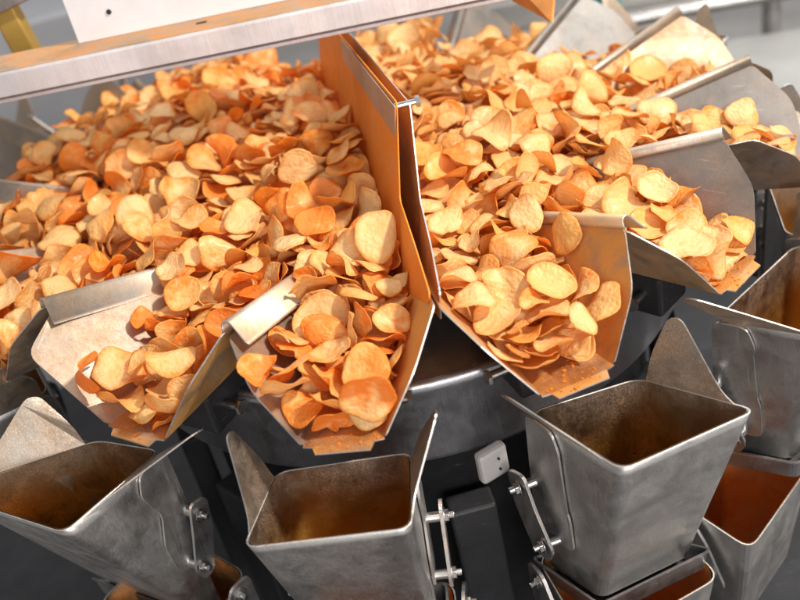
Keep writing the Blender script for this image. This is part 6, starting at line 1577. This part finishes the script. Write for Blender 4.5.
    '2652,891,496,205,-32,843,38,25,-1;3,153,-1001,3452,980,906,-135,96,-390,56,45,-1;10,183,745,5972,556,66,761,580,-283,48,69,-1;21,140,-1853,2323,760,973,-56,87,206,39,58,-1;20,206,-'
    '2086,3138,1045,63,-780,621,43,16,24,125;28,206,609,-268,517,918,-23,254,303,0,2,195;5,122,2848,2486,442,18,27,-941,338,56,38,-1;21,178,514,21,545,248,906,273,-209,52,75,255;33,177,'
    '998,2776,923,282,-57,168,943,40,68,-1;26,129,-3785,3038,759,141,-55,-957,-249,52,46,-1;15,175,1071,6041,614,96,96,988,73,0,7,-1;3,245,1012,4445,705,91,539,830,114,1,16,-1;10,219,-8'
    '53,2180,960,496,-281,166,805,77,52,185;18,203,1355,-107,692,332,-525,776,108,2,13,20;20,175,2423,3867,355,114,-883,-432,-143,28,1,-1;13,203,959,3654,784,885,-125,41,-447,60,11,-1;3'
    '0,138,770,2558,884,748,118,362,-543,10,14,-1;2,120,-295,-179,493,195,531,817,-112,66,28,-1;33,208,683,342,503,379,-5,168,-910,34,33,-1;11,149,2106,3648,712,331,-939,90,-23,0,36,289'
    ';16,241,2057,5352,543,28,-29,122,-992,9,20,211;7,232,1299,-1091,511,548,186,-43,815,0,64,5;7,171,-784,347,625,239,954,91,-153,22,30,-1;16,200,2960,4381,347,580,79,-763,-274,39,40,-'
    '1;30,127,-1477,-160,499,494,0,167,853,19,10,-1;33,230,1157,5336,587,14,277,-960,-29,8,22,-1;12,214,1577,-521,623,236,-825,50,-511,24,73,16;34,173,-2159,4058,1040,134,306,141,932,57'
    ',5,-1;21,160,1007,1281,792,322,166,129,-923,10,0,-1;3,129,-2079,1332,591,340,-303,-336,824,0,26,-1;33,210,2667,1044,652,517,62,35,-853,0,39,102;11,230,-918,5461,730,18,-279,12,-960'
    ',61,6,-1;2,228,2310,3493,718,327,799,476,-166,0,47,-1;13,91,338,2561,861,278,404,865,103,0,99,-1;30,197,2265,4781,621,39,49,199,978,47,56,-1;6,199,2423,610,676,206,559,692,409,14,3'
    '7,25;9,176,756,5677,630,187,309,166,-918,34,34,-1;1,152,777,-84,462,220,-341,197,-892,34,64,-1;19,93,-138,-1114,247,810,-328,-188,-448,33,57,-1;8,146,-3652,4736,800,8,-284,925,-252'
    ',73,0,-1;13,189,1116,5687,581,45,907,-417,-30,31,24,-1;33,95,-1130,2290,748,982,81,-144,-95,12,14,-1;14,196,-967,972,836,302,-881,-101,-348,84,42,72;8,219,582,5315,607,75,-10,312,9'
    '47,44,40,-1;22,186,-4346,2721,618,215,217,-220,-926,57,70,-1;21,207,-1463,47,611,959,-150,16,242,80,0,115;12,190,-2418,-631,410,782,-155,-162,581,33,44,127;15,168,-4101,3577,859,44'
    '6,-169,191,858,44,39,-1;5,178,-3283,3316,838,57,-192,89,-976,100,34,275;30,173,-1309,5526,915,978,-15,194,-78,67,31,-1;13,229,-185,256,727,972,193,-125,-56,79,28,-1;23,95,2887,1448'
    ',598,214,-166,281,-921,2,27,-1;5,235,-2296,2788,962,499,-287,236,783,48,4,94;13,199,3980,1019,375,226,-921,-299,102,48,83,245;12,168,3424,2360,314,951,-219,22,-215,44,55,-1;8,102,1'
    '385,4619,630,271,-252,927,-57,72,63,-1;34,179,1079,364,581,89,-200,-310,925,59,28,154;19,178,-1494,2592,907,63,790,-610,-13,86,41,-1;15,227,-241,2256,997,536,-71,286,791,59,36,253;'
    '0,191,2019,1580,757,614,28,270,-741,53,1,113;8,197,1102,3557,871,972,-215,-40,-83,0,0,-1;33,129,-2060,-6,255,851,-277,-366,257,41,46,-1;0,207,-2970,3359,907,936,344,-78,-5,79,39,-1'
    ';15,129,1392,-386,543,864,-2,380,330,56,32,-1;10,251,1014,2844,976,907,-147,-91,-385,25,0,214;19,172,2100,2315,786,667,-729,-94,121,33,3,145;33,178,-1991,734,677,18,-481,828,288,45'
    ',40,98;18,197,2249,5364,394,921,127,138,-341,57,45,-1;29,219,-4344,2136,580,152,141,84,-975,42,49,-1;31,213,3073,2589,510,942,-232,232,-76,37,74,-1;26,179,3185,-549,270,581,262,1,7'
    '70,30,65,54;19,100,-1941,1356,611,617,-715,-47,-325,87,56,-1;29,165,-2223,-929,239,958,222,-104,146,25,7,207;20,201,1092,3965,892,922,-80,-351,-142,40,26,-1;33,211,-1686,673,651,28'
    '5,-84,-862,-411,46,55,24;6,202,-2608,4221,1022,252,-686,679,-69,42,0,-1;16,200,3686,4605,120,47,395,105,-911,86,56,-1;7,228,752,-1362,467,993,57,-49,-87,13,33,8;15,199,-647,564,773'
    ',953,213,-60,208,100,49,18;18,170,-282,1592,1006,437,239,-55,-866,66,30,180;13,96,2526,1225,523,119,-872,-430,203,21,12,-1;7,207,-2045,2198,944,207,-950,-165,165,21,18,108;10,89,-2'
    '219,1180,512,539,-43,147,828,5,27,-1;11,186,-3403,3860,1000,910,94,-173,-364,15,11,-1;18,201,1749,4262,654,946,45,-196,256,4,7,-1;31,196,971,4690,729,133,306,-246,-910,28,41,-1;7,9'
    '3,-1651,3481,1004,189,511,757,359,43,71,-1;24,197,2533,1652,598,947,53,4,318,10,1,-1;23,140,-3880,2061,488,194,-701,-160,668,7,0,-1;28,162,-3451,5310,859,141,-273,937,-164,25,30,-1'
    ';9,194,-2465,2718,905,0,299,899,-319,24,51,-1;29,230,1366,1366,902,161,-99,108,-976,0,13,19;18,92,3175,2424,369,16,-122,-947,-295,11,48,-1;13,207,-2402,837,717,357,-310,880,-35,14,'
    '60,186;20,211,703,6165,725,293,-896,-143,-300,23,0,-1;32,88,-1987,1178,593,308,782,540,-37,78,43,-1;9,234,-2157,5204,905,780,-59,350,516,65,0,-1;29,96,-739,4481,822,25,314,867,-385'
    ',68,42,-1;26,121,1535,3939,810,864,-266,5,-427,41,46,-1;4,208,1337,5458,753,30,256,-881,397,0,27,227;3,195,623,213,599,509,120,233,-820,14,11,28;27,240,-3970,781,631,293,71,130,-94'
    '5,10,4,88;23,167,1422,6528,582,967,-59,245,-32,4,11,-1;13,128,-3020,3042,798,512,-232,-229,-794,62,20,-1;2,244,-2553,1519,874,152,-792,469,361,12,7,41;6,143,-3590,3124,796,568,-282'
    ',284,-720,35,42,-1;23,214,4079,1389,456,638,115,-274,710,33,3,34;19,207,-2568,6166,832,663,-51,155,-731,62,6,-1;18,190,-1466,1224,702,85,-417,869,254,6,10,-1;29,213,-745,889,820,75'
    '0,2,156,-642,79,0,35;9,176,410,3152,834,261,-729,630,60,60,16,-1;30,94,1450,4000,478,176,266,-42,-947,43,76,-1;29,220,1923,1939,852,988,18,108,113,23,63,81;10,173,3772,462,443,370,'
    '-650,354,561,34,95,-1;32,168,-3199,504,514,565,200,775,204,80,77,-1;7,184,-2746,1968,782,307,-75,165,-934,96,73,-1;16,169,2620,1307,655,227,-15,618,-753,0,67,99;17,219,-1232,-1481,'
    '570,99,-182,160,-965,100,26,23;20,231,-406,-1600,423,693,175,-115,689,74,66,4;12,135,-1664,1432,726,82,-800,-441,397,58,64,-1;16,126,773,-174,589,180,407,884,142,0,20,175;1,97,-171'
    '6,2467,757,143,284,-929,-191,40,21,-1;9,223,-2941,1506,885,174,-743,-564,-316,45,50,48;16,193,1554,-1121,400,395,-60,903,-155,43,8,69;32,147,-1388,5413,890,155,662,-703,-209,94,75,'
    '-1;21,226,-1606,2442,962,581,-563,580,-95,77,0,66;24,176,-450,-419,427,654,-207,599,413,10,13,-1;28,196,-2713,1251,654,106,-233,10,967,72,28,297;6,132,3771,2632,323,173,385,-442,-7'
    '92,38,55,-1;18,158,-3741,2473,766,287,-892,-336,-96,53,0,-1;15,206,2476,2757,612,276,-555,766,173,36,37,217;15,127,2070,-449,448,681,155,-132,-703,32,20,-1;33,210,2864,4443,287,817'
    ',204,485,-236,4,16,-1;34,149,1255,5208,666,198,540,-36,817,18,65,-1;23,162,-545,5658,650,176,-484,851,-101,24,4,-1;27,183,-2971,4217,950,558,76,-169,809,88,17,-1;18,180,2111,135,52'
    '7,159,-14,964,214,19,31,97;2,158,2449,4712,597,162,-102,966,-176,14,34,-1;9,179,-2238,1127,731,721,576,385,11,0,71,140;19,195,-2838,887,693,740,-210,127,626,72,96,92;18,221,2012,38'
    '3,555,241,-565,786,65,59,20,129;1,91,-3499,4491,871,311,-750,-567,142,37,52,-1;22,189,-480,-1096,500,196,-729,287,-589,0,5,239;13,237,2476,3194,655,147,640,705,268,43,33,-1;19,223,'
    '-3857,2152,790,148,673,577,-438,33,0,156;4,162,1816,2347,801,512,678,32,527,9,68,243;1,205,1351,340,778,944,-226,-217,-108,20,0,190;34,186,-2371,1865,747,274,336,-159,887,15,29,221'
    ';1,168,-3012,5118,883,632,-636,-308,320,80,26,-1;20,178,2683,-595,457,919,107,-79,371,37,4,68;5,217,2881,1492,683,845,-24,184,501,0,44,252;12,147,1162,534,618,279,-54,485,827,35,41'
    ',-1;11,191,-1209,4658,984,47,-918,64,390,39,26,251;28,192,-1224,4252,1018,226,78,116,964,51,0,-1;28,208,-3765,2886,773,134,-986,-59,79,70,0,202;8,189,2933,874,612,555,235,281,747,3'
    '6,17,-1;27,96,-1149,-1363,479,89,466,774,-419,41,41,-1;0,175,-3126,3089,976,39,-918,241,-313,36,43,-1;34,236,-1859,3717,1074,370,184,-682,604,39,74,33;32,181,-1696,1019,731,618,-17'
    '4,139,-754,92,45,165;13,200,-3712,5008,915,336,134,-932,20,37,95,-1;23,140,2484,2523,596,528,795,-159,254,34,50,-1;18,102,-1676,-222,538,564,-102,117,811,43,40,-1;9,181,765,4468,71'
    '7,171,265,10,-949,34,0,-1;21,207,2526,1849,768,28,-791,490,366,27,23,76;17,98,2819,-403,313,309,-555,756,160,0,24,-1;31,180,1289,4089,775,116,-613,742,246,52,18,-1;12,202,-918,390,'
    '729,51,716,693,-68,2,0,121;10,175,-2883,1361,696,441,143,872,157,19,5,-1;3,132,-697,2041,807,925,366,96,-21,84,11,-1;25,137,3288,4573,280,229,-22,207,951,15,34,-1;26,166,-2015,-105'
    '8,276,136,-374,580,711,24,0,101;19,167,2663,90,512,274,937,-185,111,44,81,-1;14,187,-424,-187,661,632,673,-318,-215,48,30,117;10,190,-465,4799,717,208,868,-195,-407,9,15,-1;11,175,'
    '-2983,1979,832,831,263,223,437,6,51,139;7,199,-3509,341,576,594,420,473,497,2,23,-1;12,93,-3150,3184,799,347,455,-284,769,41,51,-1;34,144,-2859,5571,869,940,132,-63,308,11,9,-1;32,'
    '168,-2641,2497,853,680,-133,-387,608,52,22,247;17,120,-3145,3721,895,424,323,-364,764,40,50,-1;23,183,1651,3190,875,884,-159,-174,404,23,15,-1;31,172,-4526,2030,655,329,43,943,28,6'
    '7,18,-1;31,102,737,1868,781,456,524,632,-344,24,93,-1;33,96,-873,5474,560,247,-422,-92,-868,9,26,-1;7,212,-3679,2382,859,102,-980,-68,-158,16,39,106;7,195,-335,-664,594,191,-141,-9'
    '46,220,23,62,178;5,242,-3488,1706,729,36,276,-958,-68,30,36,43;32,211,-1760,5058,1012,968,195,69,-140,51,88,163;28,123,-2508,3436,908,179,186,-937,236,87,41,-1;33,230,-735,1505,961'
    ',20,-99,692,-714,2,35,12;13,158,1423,-1601,431,122,-881,346,299,20,23,53;19,189,-839,5768,608,523,468,-507,-500,59,100,-1;26,88,406,-172,502,195,-835,-484,-174,17,13,-1;14,204,286,'
    '3835,937,907,-115,69,399,33,36,-1;29,129,1541,4487,658,975,161,-57,141,45,0,-1;33,188,-2406,4000,1059,61,115,-138,982,37,6,172;18,176,-1303,820,627,289,165,-376,-865,36,17,279;11,9'
    '6,1140,5222,635,954,8,128,-270,36,29,-1;26,202,-4370,2666,791,461,159,51,-871,38,15,-1;32,185,-2141,525,661,971,137,-179,76,22,0,57;5,250,287,6322,736,212,-463,34,860,13,15,-1;25,1'
    '23,-2738,3959,997,332,735,591,21,41,67,-1;32,210,-4080,482,525,633,-412,35,-655,7,42,-1;22,131,-2874,3305,974,945,320,67,-6,63,16,-1;30,198,-3998,3880,924,450,56,-255,854,59,26,85;'
    '15,143,432,5537,633,590,-42,343,-730,0,35,-1;34,97,50,-427,487,4,-40,180,-983,11,40,-1;7,224,2304,3870,707,76,778,-592,-194,4,57,-1;30,171,-194,2597,1033,123,868,450,171,29,47,281;'
    '5,99,1136,1982,744,972,-83,199,89,0,5,-1;5,219,1652,4946,615,204,97,45,-973,0,43,-1;33,130,836,2325,848,525,-54,-309,791,30,54,-1;33,185,257,3072,835,93,131,204,-966,36,40,-1;0,240'
    ',3397,2878,483,65,874,382,-294,30,51,285;33,202,2800,2865,484,139,-262,917,265,38,48,-1;24,206,-3072,5465,786,424,-146,-416,791,12,34,-1;28,199,3053,2203,553,19,-212,-976,39,5,5,23'
    '1;22,213,1831,3610,728,919,181,-200,287,5,48,122;28,241,1114,5944,723,264,156,32,951,18,29,-1;17,154,473,-368,351,783,-360,-244,-445,18,42,-1;1,144,-1813,2440,893,145,-934,-178,272'
    ',21,81,-1;33,216,-2046,6072,830,188,787,419,413,15,40,-1;30,234,2344,1482,706,940,31,183,285,39,13,232;3,98,-1551,2562,708,306,-773,-556,-18,43,0,-1;34,132,771,3599,931,102,-472,-8'
    '41,242,30,62,-1;11,206,599,-1223,622,31,440,-897,37,31,16,26;26,160,1234,1614,859,34,-137,95,-985,11,2,244;20,190,-2606,2940,997,680,-31,425,-597,44,53,75;11,160,419,734,495,251,38'
    '8,-882,95,47,0,-1;2,207,-2050,212,517,309,78,277,-907,58,57,13;20,191,2861,3996,366,522,-830,147,128,56,0,-1;30,164,1829,1353,667,517,-837,-119,-134,42,82,-1;3,185,4282,889,403,231'
    ',-153,-960,46,5,0,286;5,205,-1148,2021,918,504,-86,249,822,42,0,290;31,144,-2253,891,597,733,-669,18,122,55,21,-1;12,133,2405,308,503,904,173,-382,-87,27,45,-1;33,88,-3432,3176,842'
    ',927,-373,35,38,57,61,-1;9,93,-2059,1258,698,51,-253,-964,65,54,15,-1;19,133,-4330,1856,559,343,-160,546,748,30,92,-1;8,93,-1639,4136,836,453,-12,18,-891,56,35,-1;18,138,1443,5199,'
    '656,212,451,-850,-171,52,0,-1;24,127,580,1248,646,58,149,87,-983,46,61,-1;19,162,-518,3878,1022,167,959,-165,-159,75,66,-1;30,99,-253,-1752,187,826,34,-511,-238,79,11,-1;3,167,-390'
    '2,4427,976,310,-157,55,936,59,61,-1;29,186,1116,-355,649,973,13,-26,-231,40,74,-1;4,228,3186,2962,685,28,943,-253,216,4,16,95;29,180,-138,988,808,752,426,-414,286,0,35,134;27,129,3'
    '429,511,500,791,126,-43,-597,25,32,-1;10,138,2889,1835,523,226,183,273,-917,62,74,-1;33,212,3391,2604,396,235,128,963,-26,0,0,-1;13,126,-2731,5896,771,483,64,37,873,78,0,-1;1,238,-'
    '1789,2324,974,291,-671,-657,181,49,41,44;21,231,-2650,-864,206,386,0,273,881,44,74,56;11,167,3926,2375,380,259,-878,214,341,30,54,-1;34,165,1570,4803,674,951,84,-230,191,0,7,258;26'
    ',176,-3561,2029,784,905,-84,-415,-51,11,49,292;21,99,-3309,3461,950,55,544,815,-194,10,53,-1;15,219,-1382,1036,767,664,132,-133,724,30,17,15;11,125,-4211,3743,882,839,102,171,507,9'
    '3,81,-1;0,201,-2220,6231,833,692,14,-60,-720,65,44,-1;22,235,2002,3974,795,845,-294,117,432,8,31,212;18,152,-2346,3259,974,958,-39,112,-260,37,16,-1;2,192,645,4703,774,946,-12,-71,'
    '-315,8,21,-1;12,147,-1462,919,654,179,905,-384,-35,10,16,-1;5,122,867,4827,705,402,-495,693,-337,23,0,-1;12,182,2354,2560,652,490,729,-26,477,50,31,-1;26,167,397,3485,914,81,-507,8'
    '26,234,26,45,-1;20,198,1942,3214,692,365,255,176,878,66,23,-1;5,101,-3157,5597,896,353,104,-73,-927,55,22,-1;34,139,-1850,4583,993,251,878,-403,-65,47,53,-1;25,203,-2853,4575,1033,'
    '366,-53,159,916,9,27,-1;6,232,2490,3094,787,314,-863,-361,-161,22,27,27;28,161,1207,474,782,108,31,991,-73,17,17,242;24,200,-2184,964,661,778,-615,-32,-123,52,2,126;27,200,2631,-18'
    ',580,318,112,-266,903,6,0,17;2,151,-3233,398,572,697,-195,-311,616,31,89,-1;0,183,-111,-1100,513,318,148,-119,929,58,0,22;8,165,1019,2113,836,902,180,-14,-393,22,33,179;6,98,-645,1'
    '943,871,14,872,472,-127,57,82,-1;23,239,-1605,4103,1065,120,794,-557,-213,79,33,-1;8,199,2229,4448,598,137,954,-221,150,13,16,-1')
ALL_SEPARATE = False
# proto, radius, x, y, z, quaternion, seasoning, tone, label (-1: lies in the mass of the heap)
from mathutils import Quaternion
rest_v, rest_f, rest_uv, rest_a = [], [], [], []
cache = {}
for n, row in enumerate(CHIP_DATA.split(';')):
    v = [int(t) for t in row.split(',')]
    i, rad = v[0], v[1] / 1e4
    loc = Vector((v[2], v[3], v[4])) / 1e4
    q = Quaternion([t / 1e3 for t in v[5:9]]).normalized()
    seas, tone, lb = v[9] / 100, v[10] / 100, v[11]
    seed = (n * 0.6180339) % 1.0
    if lb >= 0 or ALL_SEPARATE:
        o = bpy.data.objects.new('potato_chip', PROTO[i])
        COL.objects.link(o)
        o.rotation_mode = 'QUATERNION'
        o.location, o.rotation_quaternion, o.scale = loc, q, (rad, rad, rad)
        o['seas'], o['tone'], o['seed'] = seas, tone, seed
        if lb >= 0:
            tag(o, LABELS[lb], 'chip', 'potato chips in the heaps')
        if ALL_SEPARATE: o['n'] = n
    else:
        if i not in cache:
            me = PROTO[i]
            uvd = me.uv_layers['uv'].data
            cache[i] = ([x.co.copy() for x in me.vertices], [tuple(p.vertices) for p in me.polygons], [tuple(d.uv) for d in uvd])
        vs, fs, us = cache[i]
        mw = Matrix.LocRotScale(loc, q, Vector((rad, rad, rad)))
        b = len(rest_v)
        rest_v += [mw @ p for p in vs]
        rest_f += [tuple(b + t for t in f) for f in fs]
        rest_uv += us
        rest_a += [(seas, tone, seed)] * len(vs)
if rest_v:
    me = bpy.data.meshes.new('potato_chip_heap')
    me.from_pydata(rest_v, [], rest_f)
    ul = me.uv_layers.new(name='uv')
    ul.data.foreach_set('uv', [c_ for u in rest_uv for c_ in u])
    for k, nm in enumerate(('g_seas', 'g_tone', 'g_seed')):
        at_ = me.attributes.new(nm, 'FLOAT', 'POINT')
        at_.data.foreach_set('value', [a[k] for a in rest_a])
    me.polygons.foreach_set('use_smooth', [True] * len(me.polygons))
    me.materials.append(M['chip'])
    o = bpy.data.objects.new('potato_chip_heap', me); COL.objects.link(o)
    tag(o, 'mass of orange dusted potato chips lying in and under the heaps', 'chips', kind='stuff')
